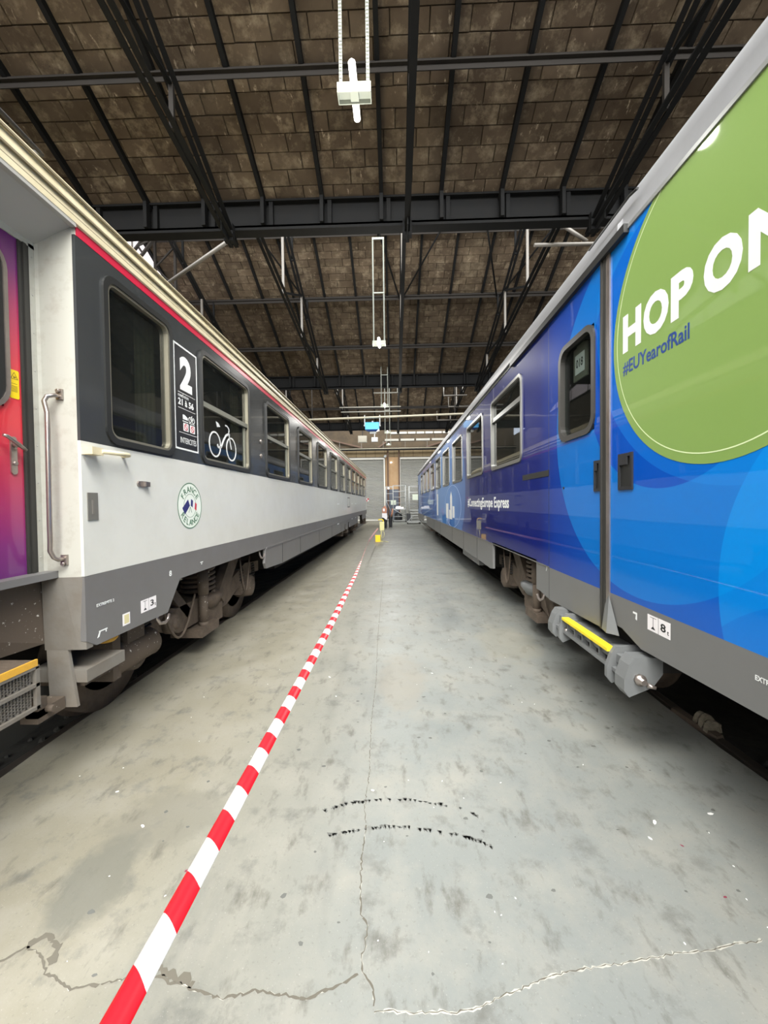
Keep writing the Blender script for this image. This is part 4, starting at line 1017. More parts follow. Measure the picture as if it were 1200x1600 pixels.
# retractable step, mesh risers
q = MB(); q.box(-2.35, -1.90, 1.2, 1.985, .828, .846); stp = q.build('entrance_step', 'bogie', lc)
q = MB(); q.box(-1.905, -1.893, 1.2, 1.99, .815, .850); q.build('step_edge', 'yellow_worn', stp)
q = MB()
for z in (.80, .705, .585): q.box(-1.915, -1.895, 1.2, 2.0, z, z+.018)
for y in (1.22, 1.47, 1.72, 1.98): q.box(-1.915, -1.895, y, y+.022, .585, .81)
q.build('riser_frame', 'sillgrey_dirty', stp)
q = MB(); q.box(-1.93, -1.925, 1.2, 1.98, .59, .8); q.build('riser_back', 'bogie_dark', stp)
q = MB()                                                     # expanded metal
for y0_ in (1.243, 1.493, 1.743):
    for z0_, z1_ in ((.605, .703), (.724, .80)):
        k = -8
        while k < 24:
            for sg in (1, -1):
                ya = y0_ + k*.02; za = z0_; dy = (z1_-z0_)/.45
                yb = ya + sg*dy; p0 = [ya, z0_]; p1 = [yb, z1_]
                lo, hi = y0_, y0_+.227
                def clip(a, c, L):
                    t0, t1 = 0.0, 1.0; dx = c[0]-a[0]
                    for s2, lim in ((1, L[0]), (-1, L[1])):
                        v0 = s2*(a[0]-lim); v1 = s2*(c[0]-lim)
                        if v0 < 0 and v1 < 0: return None
                        if v0 < 0: t0 = max(t0, v0/(v0-v1))
                        if v1 < 0: t1 = min(t1, v0/(v0-v1))
                    if t1 <= t0: return None
                    return [(a[0]+dx*t, a[1]+(c[1]-a[1])*t) for t in (t0, t1)]
                r_ = clip(p0, p1, (lo, hi))
                if r_ and abs(r_[0][0]-r_[1][0]) > .004: q.beam((-1.918, r_[0][0], r_[0][1]), (-1.918, r_[1][0], r_[1][1]), .007, .006, up=(1, 0, 0))
            k += 1.7
q.build('mesh', 'sillgrey_dirty', stp, kind='stuff')
# hanging strut and bracket beside the step
b = MB(); quadprism(b, (.80, ((-2.08, 2.245), (-1.955, 2.25))), (.47, ((-2.045, 2.22), (-1.885, 2.225))), .02); b.build('step_hanger', 'sillgrey_dirty', lc)
b = MB(); b.box(-2.05, -1.95, 2.04, 2.215, .47, .54); b.box(-2.02, -1.95, 2.04, 2.10, .50, .60); b.lathe([(-.04, .02), (.02, .02)], (-1.93, 2.1, .53), 'X', 8); b.build('hanger_bracket', 'splash', lc)
b = MB(); b.box(-2.2, -1.85, 2.26, 2.585, .60, .675); bm_ = b.build('step_board', 'sillgrey_dirty', lc); b = MB(); b.box(-2.2, -1.9, 2.3, 2.56, .56, .60); b.build('board_bracket', 'bogie', lc)
b = MB(); b.extrude_x([(2.2, .16), (2.35, .12), (2.7, .14), (2.95, .28), (3.0, .55), (2.2, .55)], -2.5, -2.47); b.build('mud_flap', 'rubber', lc)
# dark underframe boxes added to block light, brake gear, tow eyes
b = MB(); b.box(LC-1.2, XL-.55, 1.0, YE-.2, 1.0, 1.25); b.box(LC-1.25, XL-.42, 7.2, 13.8, .45, 1.0); b.box(LC-1.2, XL-.4, 15.9, 18.4, .4, 1.0); b.box(LC-.9, XL-.7, 1.1, 2.4, .7, 1.0); b.build('underframe', 'bogie_dark', lc)
b = MB(); b.lathe([(-.28, .08), (-.26, .115), (.2, .115), (.23, .12), (.26, .08)], (-2.12, 3.02, .50), 'Y', 24); b.box(-2.22, -2.02, 2.70, 2.78, .4, .8); b.box(-2.2, -2.05, 2.9, 3.1, .6, .9); b.build('brake_cylinder', 'splash', lc)
b = MB(); b.lathe([(0, .05), (.02, .07), (.05, .05)], (-1.95, 2.55, .745), 'Z', 16); b.build('drain_cap', 'yellow_worn', lc)
for y, z in ((3.0, .78), (5.35, .97), (22.6, .72)):
    q = MB(); q.tube([(XL-.05, y, z+.04), (XL-.04, y, z-.02), (XL-.03, y+.02, z-.06), (XL-.02, y+.07, z-.07), (XL-.02, y+.11, z-.05), (XL-.02, y+.12, z-.01)], .014, 8); q.build('tow_hook', 'chrome', lc)
bogie(lc, -1, 4.42, -2.14, LC+.75, LC-.75)
bogie(lc, -1, 20.8, -2.14, LC+.75, LC-.75, near_detail=False)
b = MB(); b.box(XL-.5, XL-.1, 14.3, 14.5, .45, .95); b.box(XL-.3, XL-.05, 15.3, 15.6, .5, .95); b.box(XL-.4, XL-.05, 24.7, 25.2, .35, 1.0); b.build('battery_boxes', 'bogie', lc)
b = MB(); b.box(LC-.6, LC+.6, YE, YE+.25, 1.15, 3.3); b.build('gangway', 'rubber', lc)
for dx in (-.87, .87):
    q = MB(); q.lathe([(0, .1), (.4, .1), (.42, .24), (.46, .24)], (LC+dx, YE, 1.06), 'Y', 20); q.build('buffer', 'bogie_dark', lc)
q = MB(); q.box(XL-.05, XL+.13, YE+.3, YE+.31, 1.78, 1.98); tb1 = q.build('end_board', 'decal_white', lc); q = MB(); q.box(XL+.04, XL+.13, YE+.29, YE+.3, 1.88, 1.98); q.box(XL-.05, XL+.04, YE+.29, YE+.3, 1.78, 1.88); q.build('board_square', 'decal_red', tb1)
q = MB(); q.tube([(XL-.2, YE, 1.9), (XL, YE+.305, 1.85)], .012, 6); q.build('board_arm', 'bogie_dark', lc)

# ------------------------------------------------------------ right coach, faces -X
XR = 1.5; YN = -1.6; YF = 25.2
rc = thing('passenger_coach.001'.split('.')[0], (RC, 12, 0), 'glossy blue coach with overlapping disc livery and a green lettered disc', 'train coach')
rw = [(4.64 + 2.03*k, 6.09 + 2.03*k, k in (0, 4, 5, 8)) for k in range(9)]
rz0, rz1 = 2.125, 3.17
b = MB(); side_panel(b, YN, 2.76, 1.005, 3.372, XR, XR+.04, []); side_panel(b, 3.835, YF, 1.005, 3.372, XR, XR+.04, [(a+.02, c-.02, rz0+.02, rz1-.02) for a, c, _ in rw])
b.box(2*RC-XR-.04, 2*RC-XR, YN, YF, 1.0, 3.4); b.box(XR, 2*RC-XR, YN, YN+.05, 1.0, 3.4); b.box(XR, 2*RC-XR, YF-.05, YF, 1.0, 3.4)
b.build('body_side', 'livery', rc)
# lower side
b = MB(); b.prism([(YN, 1.005), (YN, .77), (1.6, .755), (2.42, .735), (2.50, .76), (2.62, .80), (2.76, .80), (2.76, 1.005)], XR, XR+.035)
b.prism([(3.835, 1.005), (3.835, .69), (3.93, .70), (4.08, .72), (4.19, .72), (4.19, 1.02-.0), (4.19, 1.005)], XR, XR+.035)
b.box(XR, XR+.035, 4.19, 6.05, 1.005, 1.03)
b.prism([(6.05, 1.005), (6.05, .62), (6.2, .60), (7.2, .61), (11.0, .60), (18.6, .60), (18.7, 1.005)], XR, XR+.035)
b.prism([(20.6, 1.005), (20.6, .64), (YF, .70), (YF, 1.005)], XR, XR+.035); b.build('skirt', 'sillgrey2', rc)
for y in (7.2, 8.6, 10.3, 13.0, 15.0): q = MB(); q.box(XR-.003, XR, y-.005, y+.005, .61, 1.0); q.build('panel_seam', 'rubber', rc)
b = MB(); b.box(XR-.006, XR, 3.84, 18.7, 1.0, 1.012); b.build('lower_trim', 'alu2', rc)
b = MB(); b.box(XR-.002, XR+.0, 3.832, 3.846, .70, 3.36); b.build('door_seam', 'rubber', rc)
# roof
rp = [(-.004, 3.372), (-.006, 3.40), (.0, 3.41), (.004, 3.50), (.022, 3.57), (.06, 3.64), (.14, 3.72), (.3, 3.82), (.7, 3.95), (1.47, 4.03)]
full = [(XR + a, z) for a, z in rp] + [(2*RC - XR - a, z) for a, z in rp[::-1][1:]]
b = MB(); b.extrude_y(full, YN, YF, 0, closed=False, smooth=True)
for yy in (YN+.005, YF-.005): b.add([(RC, yy, 3.2)] + [(x, yy, z) for x, z in full], [(0, i+1, i+2) for i in range(len(full)-1)])
b.build('roof', 'roofgrey', rc)
b = MB(); b.box(XR-.010, XR+.01, YN, YF, 3.368, 3.392); b.build('gutter', 'gutter', rc)
b = MB(); b.extrude_y([(XR-.035, 3.40), (XR-.033, 3.44), (XR+.01, 3.49), (XR+.02, 3.40)], 2.62, YF); b.build('rain_gutter', 'roofgrey', rc)
b = MB(); b.box(XR-.035, XR+.01, 2.55, 5.0, 3.345, 3.40); b.build('door_track_shade', 'rubber', rc)  # dark strip paints the gutter's shadow over the door track
b = MB(); b.tube([(XR-.04, 2.4, 3.50), (XR-.03, 2.5, 3.53), (XR-.03, 3.0, 3.52)], .008, 6); b.build('track_end', 'rubber', rc)
# interior
b = MB(); b.box(XR+.5, XR+1.2, 4.2, YF-.1, 1.2, 3.35); b.box(XR+.05, RC+1.3, 4.2, YF-.1, 1.16, 1.2); b.box(XR+.05, RC+1.3, 4.2, YF-.1, 3.30, 3.35); b.box(XR+.05, RC, 4.18, 4.22, 1.2, 3.3)
b.box(XR+.7, XR+.75, 2.0, 4.2, 1.2, 3.35); b.box(XR+.05, XR+.7, 2.0, 2.05, 1.2, 3.35); b.build('interior', 'inner', rc)
for a, c, bar in rw: window_unit(rc, 1, XR, a, c, rz0, rz1, 'alu2', 'alu2', .72 if bar else None, 'pane', r=.09, rw=.035, mw=.012, barh=.06)
b = MB(); b.box(XR-.004, XR+.02, 3.845, 4.62, 1.895, 1.955); b.build('side_slot', 'rubber', rc)
# sliding plug door
b = MB(); side_panel(b, 2.865, 3.832, 1.005, 3.36, XR-.004, XR+.03, [(2.975, 3.565, 2.185, 2.975)]); dr = b.build('coach_door', 'livery', rc, label='blue sliding door leaf with a rounded dark window')
b = MB(); b.prism([(2.865, 1.005), (2.865, .725), (3.832, .69), (3.832, 1.005)], XR-.004, XR+.03); b.build('door_lower_panel', 'sillgrey2', dr)
window_unit(rc, 1, XR-.004, 2.955, 3.585, 2.165, 2.995, 'rubber2', 'rubber2', None, 'pane2', r=.13, rw=.045, mw=0)
q = MB(); q.box(XR+.045, XR+.06, 3.19, 3.42, 2.66, 2.93); q.box(XR+.045, XR+.06, 3.23, 3.36, 2.93, 2.945); ds = q.build('number_board', 'boxgrey', rc, label='grey board with a white number card behind the door glass')
q = MB(); q.box(XR+.042, XR+.045, 3.225, 3.385, 2.71, 2.87); q.build('number_card', 'paper', ds); lettering('018', 'R', XR+.0415, 3.365, 2.76, .12, .07, 'decal_dark', ds, .02)
q = MB(); q.tube([(XR+.2, 3.12, 2.2), (XR+.2, 3.12, 3.0)], .012, 8); q.build('grab_pole', 'chrome', rc)
# door post: rubber and bright strip
b = MB(); b.box(XR-.012, XR+.03, 2.80, 2.865, .725, 3.39); b.box(XR-.02, XR-.01, 2.845, 2.862, .725, 3.39); b.build('door_edge_rubber', 'rubber2', rc)
b = MB(); b.box(XR-.010, XR+.02, 2.76, 2.80, .80, 3.38); b.build('door_post', 'chrome', rc)
def recessed_handle(y0, y1, z0, z1, par, X=XR):
    q = MB(); q.ring([(y1, z1), (y0, z1), (y0, z0), (y1, z0)], [(y1-.02, z1-.022), (y0+.02, z1-.022), (y0+.02, z0+.022), (y1-.02, z0+.022)], X-.010, X+.002); h = q.build('door_handle', 'black_plastic', par)
    q = MB(); q.box(X-.001, X+.001, y0+.02, y1-.02, z0+.022, z1-.022); q.build('handle_recess', 'rubber', h) 
    q = MB(); q.box(X-.012, X-.006, y0+.05, y1-.005, z1-.075, z1-.022); q.build('handle_grip', 'black_plastic', h)
recessed_handle(2.872, 2.966, 1.718, 1.945, dr, XR-.004); recessed_handle(2.50, 2.655, 1.718, 1.955, rc)
q = MB(); q.lathe([(0, .012), (-.006, .010)], (XR-.004, 3.5, 1.765), 'X', 12); q.build('door_lock', 'black_plastic', dr)
# green disc, ring, lettering
DX = XR - .0015
q = MB(); q.prism([p for p in arc(1.885, 2.655, .835, 96) if p[1] <= 3.40], DX, XR); gd = q.build('green_disc', 'green', rc, label='large green disc printed with white capitals')
A_ = [p for p in arc(1.885, 2.665, .795, 120)]; B_ = [p for p in arc(1.885, 2.665, .789, 120)]
q = MB(); 
for i in range(120):
    j = (i+1) % 120
    if max(A_[i][1], A_[j][1]) < 3.395: q.add([(DX-.0006, *A_[i]), (DX-.0006, *A_[j]), (DX-.0006, *B_[j]), (DX-.0006, *B_[i])], [(0,1,2,3)])
q.build('disc_line', 'greenline', gd)
tx = DX - .0004
for ch, ya, yb in (('H', 2.612, 2.425), ('O', 2.402, 2.188), ('P', 2.170, 2.012), ('O', 1.946, 1.735), ('N', 1.708, 1.50)): lettering(ch, 'R', tx, ya, 2.602, ya-yb, .236, 'decal_white', gd, .05)
lettering('#EUYearofRail', 'R', tx, 2.61, 2.455, .575, .092, 'decal_blue', gd, .018)
lettering('#ConnectingEurope Express', 'R', XR-.001, 8.08, 1.515, 2.90, .21, 'decal_white', rc, .025)
lettering('7', 'R', XR-.001, 3.925, .955, .035, .05, 'decal_white', rc, .02)
lettering('EXTREMITE 1', 'R', XR-.001, 1.66, .893, .15, .022, 'decal_white', rc, .02)
q = MB(); q.box(XR-.001, XR, 2.46, 2.50, .935, .947); q.prism([(2.46, .935), (2.47, .935), (2.475, .905), (2.46, .90)], XR-.001, XR); q.build('marking', 'decal_white', rc)
load_plate(rc, 'R', XR, 2.165, 2.357, .880, .972, '8', True)
# pale skyline emblems and looping line further along
for y, w, z0_, z1_ in ((11.0, .5, 1.2, 1.62), (10.3, .35, 1.2, 1.8), (9.9, .3, 1.25, 1.55), (13.6, .35, 1.2, 1.95), (10.65, .2, 1.2, 1.45)): q = MB(); q.box(XR-.001, XR, y, y+w, z0_, z1_); q.build('skyline_emblem', 'decal_white', rc)
q = MB(); q.prism([(10.3, 1.8), (10.65, 1.8), (10.475, 1.95)], XR-.001, XR); q.build('skyline_emblem', 'decal_white', rc)
q = MB(); P = arc(10.3, 1.55, .62, 60); Q_ = arc(10.3, 1.55, .60, 60)
P = [(10.3+1.4*math.cos(2*PI*k/60), 1.55+.55*math.sin(2*PI*k/60)) for k in range(60)]; Q_ = [(10.3+1.37*math.cos(2*PI*k/60), 1.55+.538*math.sin(2*PI*k/60)) for k in range(60)]
q.ring(P, Q_, XR-.001, XR); q.build('loop_line', mat('pale_blue_line', (140, 170, 214), .3), rc)
# entrance step under the door
xs0, xs1 = 1.40, 1.62
q = MB(); q.box(xs0+.03, xs1, 2.46, 3.44, .60, .655); q.box(xs0+.0, xs0+.03, 2.46, 3.44, .545, .57); st = q.build('entrance_step', 'steelgrey', rc)
q = MB(); q.box(xs0-.012, xs0+.045, 2.595, 3.295, .655, .676); q.build('step_edge', 'yellow', st)
for k in range(7): q = MB(); y = 2.62 + k*.125; q.box(xs0+.015, xs1-.02, y, y+.012, .55, .655); q.build('step_rib', 'steelgrey', st)
q = MB(); q.box(xs0+.06, xs1-.02, 2.5, 3.4, .55, .64); q.build('step_core', 'bogie_dark', st)
def cheek(y, w):
    q = MB(); oct_ = [(xs0-.03, .57), (xs0-.03, .50), (xs0+.0, .46), (xs0+.14, .52), (xs0+.2, .60), (xs0+.2, .70), (xs0+.03, .70), (xs0-.0, .655)]
    n = len(oct_); vs = [(x, y, z) for x, z in oct_] + [(x, y+w, z) for x, z in oct_]
    q.add(vs, [tuple(range(n)), tuple(range(n, 2*n))[::-1]] + [(i, (i+1) % n, n+(i+1) % n, n+i) for i in range(n)]); return q.build('step_cheek', 'steelgrey', st)
for y, w in ((2.37, .10), (2.56, .03), (3.30, .03), (3.44, .10)): cheek(y, w)
q = MB(); q.lathe([(0, .035), (-.02, .035), (-.025, .02), (-.05, .018)], (xs0+.06, 2.37, .57), 'Y', 8); q.tube([(xs0+.10, 2.36, .54), (xs0+.14, 2.34, .53)], [.016, .010], 8); q.lathe([(0, .03), (-.03, .03), (-.035, .018)], (xs0+.03, 3.3, .56), 'Y', 8); q.build('step_bolt', 'chrome', st)
q = MB(); q.add([(XR-.01, 2.76, .99), (XR-.006, 2.64, .74), (XR-.05, 2.72, .735), (XR-.03, 2.82, .735), (XR-.005, 2.80, .99)], [(0, 1, 2), (0, 2, 3), (0, 3, 4), (1, 3, 2)]); q.build('post_fairing', 'steelgrey', rc)
# dark underframe boxes added to block light, tank, bogies
b = MB(); b.box(XR+.45, RC+1.2, YN+.2, YF-.2, .95, 1.15); b.box(XR+.40, RC+1.2, 7.4, 17.8, .42, .95); b.box(XR+.15, XR+.5, 2.5, 3.4, .55, .95); b.build('underframe', 'bogie_dark', rc)
b = MB(); b.box(XR+.12, XR+.5, 7.6, 9.4, .42, .58); b.build('side_tank', 'sillgrey2', rc)
b = MB(); b.prism([(4.0, .75), (5.1, .75), (5.0, .50), (4.75, .40), (4.3, .28), (4.1, .26), (3.95, .5)], XR+.24, XR+.40); b.build('bogie_cover', 'bogie', rc)
bogie(rc, 1, 4.9, XR+.20, RC-.75, RC+.75, cup='steelgrey')
bogie(rc, 1, 19.7, XR+.32, RC-.75, RC+.75, near_detail=False)
for y, z in ((4.05, .68),):
    q = MB(); q.tube([(XR+.03, y-.03, z+.04), (XR+.01, y-.02, z-.03), (XR-.005, y+.02, z-.055), (XR-.005, y+.07, z-.045), (XR-.005, y+.10, z-.01)], .013, 8); q.build('tow_hook', 'chrome', rc)
b = MB(); b.box(RC-.6, RC+.6, YF, YF+.25, 1.15, 3.3); b.build('gangway', 'rubber', rc)
for dx in (-.87, .87): q = MB(); q.lathe([(0, .1), (.4, .1), (.42, .24), (.46, .24)], (RC+dx, YF, 1.06), 'Y', 20); q.build('buffer', 'bogie_dark', rc)
q = MB(); q.tube([(XR-.02, YF-1.0, 1.3), (XR-.05, YF-1.0, 1.35), (XR-.05, YF-1.0, 2.7), (XR-.02, YF-1.0, 2.75)], .015, 6); q.tube([(XR-.0, YF-.2, 3.0), (XR-.12, YF-.1, 3.05)], .02, 6); q.build('end_handrail', 'rubber', rc)

# ============================================================ LAMPS
def lamp_unit():
    t = thing('pendant_lamp', (-.395, 4.42, 6.2), '', 'lamp', 'pendant lamps above the aisle')
    cx, cy = -.395, 4.42
    q = MB(); q.box(cx-.175, cx+.175, cy-.06, cy+.06, 6.19, 6.24); q.box(cx-.175, cx+.175, cy-.07, cy-.06, 6.14, 6.25); q.box(cx-.175, cx+.175, cy+.06, cy+.07, 6.14, 6.25)
    q.box(cx-.185, cx-.175, cy-.07, cy+.07, 6.14, 6.25); q.box(cx+.175, cx+.185, cy-.07, cy+.07, 6.14, 6.25); q.build('housing', 'lampbox', t)
    for s in (-1, 1):
        q = MB(); x = cx + s*.15
        q.box(x-.018, x-.014, cy-.012, cy+.012, 6.24, 9.15); q.box(x+.014, x+.018, cy-.012, cy+.012, 6.24, 9.15); q.box(x-.018, x+.018, cy+.008, cy+.012, 6.24, 9.15)
        k = 0; z = 6.28
        while z < 9.1: q.box(x-.014, x+.014, cy-.012, cy-.008, z, z+.022); z += .04
        q.build('hanger', 'lampbox', t)
    q = MB(); q.box(cx-.15, cx+.15, cy-.01, cy+.01, 7.6, 7.63); q.build('spreader', 'lampbox', t)
    q = MB(); q.lathe([(-.30, .02), (-.28, .038), (-.06, .04), (-.05, .03), (.05, .03), (.06, .04), (.32, .038), (.34, .02)], (cx, cy, 6.22), 'Y', 16); q.build('tube_bulb', 'lamp', t)
    q = MB(); q.box(cx-.045, cx+.045, cy-.05, cy+.05, 6.15, 6.24); q.build('bulb_holder', 'lampbox', t)
    return t
lp = lamp_unit()
labs = ['nearest pendant lamp on two perforated hangers, brightest overhead', 'second pendant lamp, hanging just beyond the first girder', 'third pendant lamp down the aisle, beyond the second girder', 'fourth pendant lamp, small and near the blue unit', 'farthest pendant lamp, just above the pier', 'pendant lamp above and behind the photographer']
for i, (y, dz, hz) in enumerate(((4.42, 0, 1), (11.2, 0, 1.45), (18.3, 0, .6), (25.2, 0, .9), (30.4, 0, 1), (-2.4, 0, 1))):
    o = lp if i == 0 else copy_tree(lp)
    o.location = (-.395 - (.03 if i > 1 else 0), y, 6.2); o['label'] = labs[i]
    l = bpy.data.lights.new('lamp_glow', 'POINT'); l.energy = (12, 60, 60, 50, 40, 8)[i]; l.shadow_soft_size = .12; l.color = (1, .98, .93)
    lo = bpy.data.objects.new('lamp_glow', l); COL.objects.link(lo); lo.location = (-.395, y, 5.6)
    yv_ = min(v for v in TEETH + [40.4] if v > y); q = MB(); q.box(-.41, -.38, y-.01, y+.01, 9.12, roofz(y, yv_)); q.box(-.565, -.225, y-.015, y+.015, 9.10, 9.16); q.build('drop_rod', 'lampbox', o)
# side lamps: small pendant fittings on drop tubes over the coaches
for k, (x, y, z, lb) in enumerate(((-6.95, 20.0, 9.3, 'small drop lamp on twin rods above the white coach'), (-6.2, 30.0, 8.55, 'far small drop lamp on twin rods above the white coach'))):
    t = thing('drop_lamp', (x, y, z), lb, 'lamp')
    q = MB(); q.lathe([(0, .02), (-.04, .09), (-.1, .10)], (x, y, z), 'Z', 12); q.build('shade', 'lampbox', t)
    q = MB(); q.box(x-.2, x-.17, y-.01, y+.01, z-1.1, z+.15); q.box(x+.17, x+.2, y-.01, y+.01, z-1.1, z+.15); q.box(x-1.1, x+.2, y-.01, y+.01, z+.12, z+.15); q.box(x-.02, x+.02, y-.01, y+.01, z+.15, z+2.6 if y < 25 else z+2.8); q.build('hanger', 'steel_light', t)

# ============================================================ OVERHEAD SERVICES at the far end
b = MB(); b.tube([(-8.1, 22, 6.33), (8.9, 22, 6.68)], .06, 10); pp = b.build('overhead_pipe', 'pipe'); tag(pp, 'long pale horizontal pipe crossing the hall above the blue unit', 'pipe')
for x in (-6.5, -4.6, 3.4, 6): q = MB(); q.box(x-.02, x+.02, 21.98, 22.02, 6.45, 9.9); q.build('pipe_hanger', 'steel_mid', pp)
for z, x0, x1, lb in ((7.12, -3.1, .4, 'upper of two short pale conduits above the aisle'), (6.86, -3.0, .4, 'lower of two short pale conduits above the aisle')):
    b = MB(); b.tube([(x0, 22.3, z), (x1, 22.3, z)], .035, 8); tag(b.build('conduit', 'tray'), lb, 'conduit')
b = MB(); b.tube([(-1.0, 19.6, 7.15), (.2, 19.6, 7.15), (.2, 19.6, 8.2)], .035, 8); tag(b.build('conduit', 'tray'), 'bent pale conduit beside the third lamp hangers', 'conduit')
t = thing('heater_unit', (-1.22, 22, 5.7), 'bright blue box unit hung from the pale pipe', 'heater')
q = MB(); q.box(-1.60, -.83, 21.75, 22.25, 5.76, 6.15); q.build('casing', 'bluebox', t)
q = MB(); q.add([(-1.58, 21.77, 5.76), (-.85, 21.77, 5.76), (-.85, 22.2, 5.76), (-1.58, 22.2, 5.76), (-1.45, 21.85, 5.67), (-.98, 21.85, 5.67), (-.98, 22.1, 5.67), (-1.45, 22.1, 5.67)], [(4,5,6,7)[::-1], (0,1,5,4), (1,2,6,5), (2,3,7,6), (3,0,4,7), (0,1,2,3)]); q.build('outlet', 'decal_blue', t)
for x in (-1.64, -.79): q = MB(); q.box(x-.025, x+.025, 21.97, 22.03, 6.0, 6.6); q.lathe([(-.05, .05), (.05, .05)], (x, 21.9, 6.0), 'Y', 8); q.build('strap', 'dirtwhite', t)
q = MB(); q.lathe([(0, .05), (.1, .05), (.12, .02)], (-1.2, 22, 6.15), 'Z', 10); q.build('flue', 'dirtwhite', t)
q = MB(); q.box(-1.35, -1.0, 21.9, 22.0, 5.55, 5.668); tag(q.build('valve_box', 'dirtwhite'), 'small pale box under the blue unit', 'box')
t = thing('wall_cabinet', (-2.7, 34, 6.9), 'beige-grey cabinet high up left of the blue unit', 'cabinet')
q = MB(); q.box(-3.12, -2.36, 33.8, 34.1, 6.92, 7.50); q.build('case', 'boxgrey', t); q = MB(); q.box(-3.08, -2.40, 33.78, 33.8, 6.96, 7.46); q.build('door', 'boxgrey', t); q = MB(); q.box(-2.78, -2.70, 33.95, 34.0, 7.5, 10.5); q.build('hanger', 'steel_mid', t)
q = MB(); q.box(-1.95, -1.42, 33.8, 34.1, 6.98, 7.34); q.box(-1.72, -1.66, 33.95, 34.0, 7.3, 10.5); tag(q.build('junction_box', 'dirtwhite'), 'small white junction box right of the beige cabinet', 'box')
for zz, lb in ((7.72, 'upper cable tray of pale segments above the right shutter'), (7.12, 'lower cable tray of pale segments above the right shutter')):
    t = thing('cable_tray', (2, 34, zz), lb, 'tray')
    q = MB(); q.box(-.9 if zz < 7.5 else -.4, 8.9, 34.0, 34.05, zz-.02, zz+.02); q.box(-.9 if zz < 7.5 else -.4, 8.9, 33.9, 34.1, zz-.12, zz-.10); q.build('rail', 'steel_mid', t)
    for xx in (.5, 3.5, 6.5): q = MB(); q.box(xx-.02, xx+.02, 34.0, 34.04, zz, 10.5 if zz > 7.5 else 7.6); q.build('hanger', 'steel_mid', t)
    x = -.8 if zz < 7.5 else -.3
    while x < 8.6:
        w = 1.35 if zz < 7.5 else .75
        q = MB(); q.box(x, x+w*.88, 33.95, 34.0, zz-.09, zz+.09); q.build('tray_segment', 'tray', t); x += w
for k, (z, y, lb, mt_) in enumerate(((7.95, 31.5, 'brown beam across the hall before the end wall', 'steel_mid'), (8.6, 33.5, 'upper brown beam across the end bay', 'steel_mid'), (6.72, 36.6, 'dark lintel beam above the shutter boards', 'steel_dark'))):
    b = MB(); b.box(-8.2, 9, y-.02, y+.02, z-.12, z+.12); b.box(-8.2, 9, y-.1, y+.1, z-.14, z-.11); tag(b.build('cross_beam', mt_), lb, 'beam')
b = MB(); b.tube([(-8.1, 35.8, 6.62), (8.9, 35.8, 6.68)], .05, 8); sp_ = b.build('overhead_pipe', 'pipe'); tag(sp_, 'thin pale pipe running above both shutters', 'pipe')
for x in range(-7, 9, 2): q = MB(); q.box(x-.02, x+.02, 35.78, 35.82, 6.66, 7.3); q.build('pipe_hanger', 'steel_light', sp_)
for k, (p, q_) in enumerate((((-6.5, 36.9, 7.8), (-3.0, 36.9, 6.9)), ((3.0, 36.9, 6.9), (6.0, 36.9, 7.8)), ((-1.5, 36.9, 6.9), (-.2, 36.9, 7.8)))):
    b = MB(); b.beam(p, q_, .12, .12, up=(0, 1, 0)); tag(b.build('wall_brace', 'brownsteel'), ['brown diagonal brace left of the beige cabinet', 'brown diagonal brace above the right shutter', 'brown diagonal brace above the tan pier'][k], 'brace')
for k, (x, y, z, dx, lb) in enumerate(((2.6, 20.5, 7.2, 1.2, 'nearer pale bracket arm above the blue coach'), (3.4, 24.5, 7.6, 1.8, 'farther pale bracket arm above the blue coach'), (2.9, 26.5, 7.2, 2.2, 'lowest pale bracket arm above the blue coach'))):
    b = MB(); b.tube([(x, y, z+.6), (x, y, z), (x+dx, y, z)], .04, 8); tag(b.build('bracket_arm', 'steel_light'), lb, 'bracket')

# ============================================================ BARRIER TAPE
def tape():
    pts = [(-.5, .30, .755), (-.5, .7, .748), (-.5, 1.1, .742), (-.5, 1.6, .738), (-.5, 2.23, .735), (-.5, 3.0, .735), (-.505, 3.5, .735), (-.515, 4.92, .745), (-.56, 6.5, .74), (-.64, 8.5, .70), (-.70, 10.5, .66), (-.72, 13, .63), (-.72, 16.3, .60)]
    tw = [(0, 0), (3.5, 4), (5, 22), (6.2, 58), (9, 66), (10.5, 100), (13, 125), (17, 130)]
    def ang(y):
        for (a, b0), (c, d) in zip(tw, tw[1:]):
            if a <= y <= c: return math.radians(b0 + (d-b0)*(y-a)/(c-a))
        return math.radians(130)
    W_ = .056; vs = []; fs = []; uvs = []; rows = 0; s = 0; prev = None; nx = 6
    P = []
    for (p, q) in zip(pts, pts[1:]):
        n = max(2, int((q[1]-p[1])/.05))
        for k in range(n): t = k/n; P.append(Vector(p).lerp(Vector(q), t))
    P.append(Vector(pts[-1]))
    for p in P:
        if prev is not None: s += (p-prev).length
        prev = p; a = ang(p.y); wd = Vector((math.cos(a), 0, math.sin(a))); nn = Vector((-math.sin(a), 0, math.cos(a)))
        for i in range(nx+1):
            u = i/nx - .5; arch = .010*(1 - 4*u*u) if p.y < 6 else .002*(1-4*u*u)
            vs.append(p + wd*(u*W_) + nn*(arch - .004) ); uvs.append((s + .012, i/nx))
        rows += 1
    for j in range(rows-1):
        for i in range(nx): a = j*(nx+1)+i; fs.append((a, a+1, a+nx+2, a+nx+1))
    me = bpy.data.meshes.new('barrier_tape'); me.from_pydata(vs, [], fs)
    ul = me.uv_layers.new(name='UVMap')
    for lp_ in me.loops: ul.data[lp_.index].uv = uvs[lp_.vertex_index]
    me.polygons.foreach_set('use_smooth', [True]*len(fs)); me.materials.append(M['tape'])
    o = link('barrier_tape', me); tag(o, 'red and white striped barrier tape stretched down the aisle', 'tape')
    md = o.modifiers.new('thickness', 'SOLIDIFY'); md.thickness = .0004
tape()
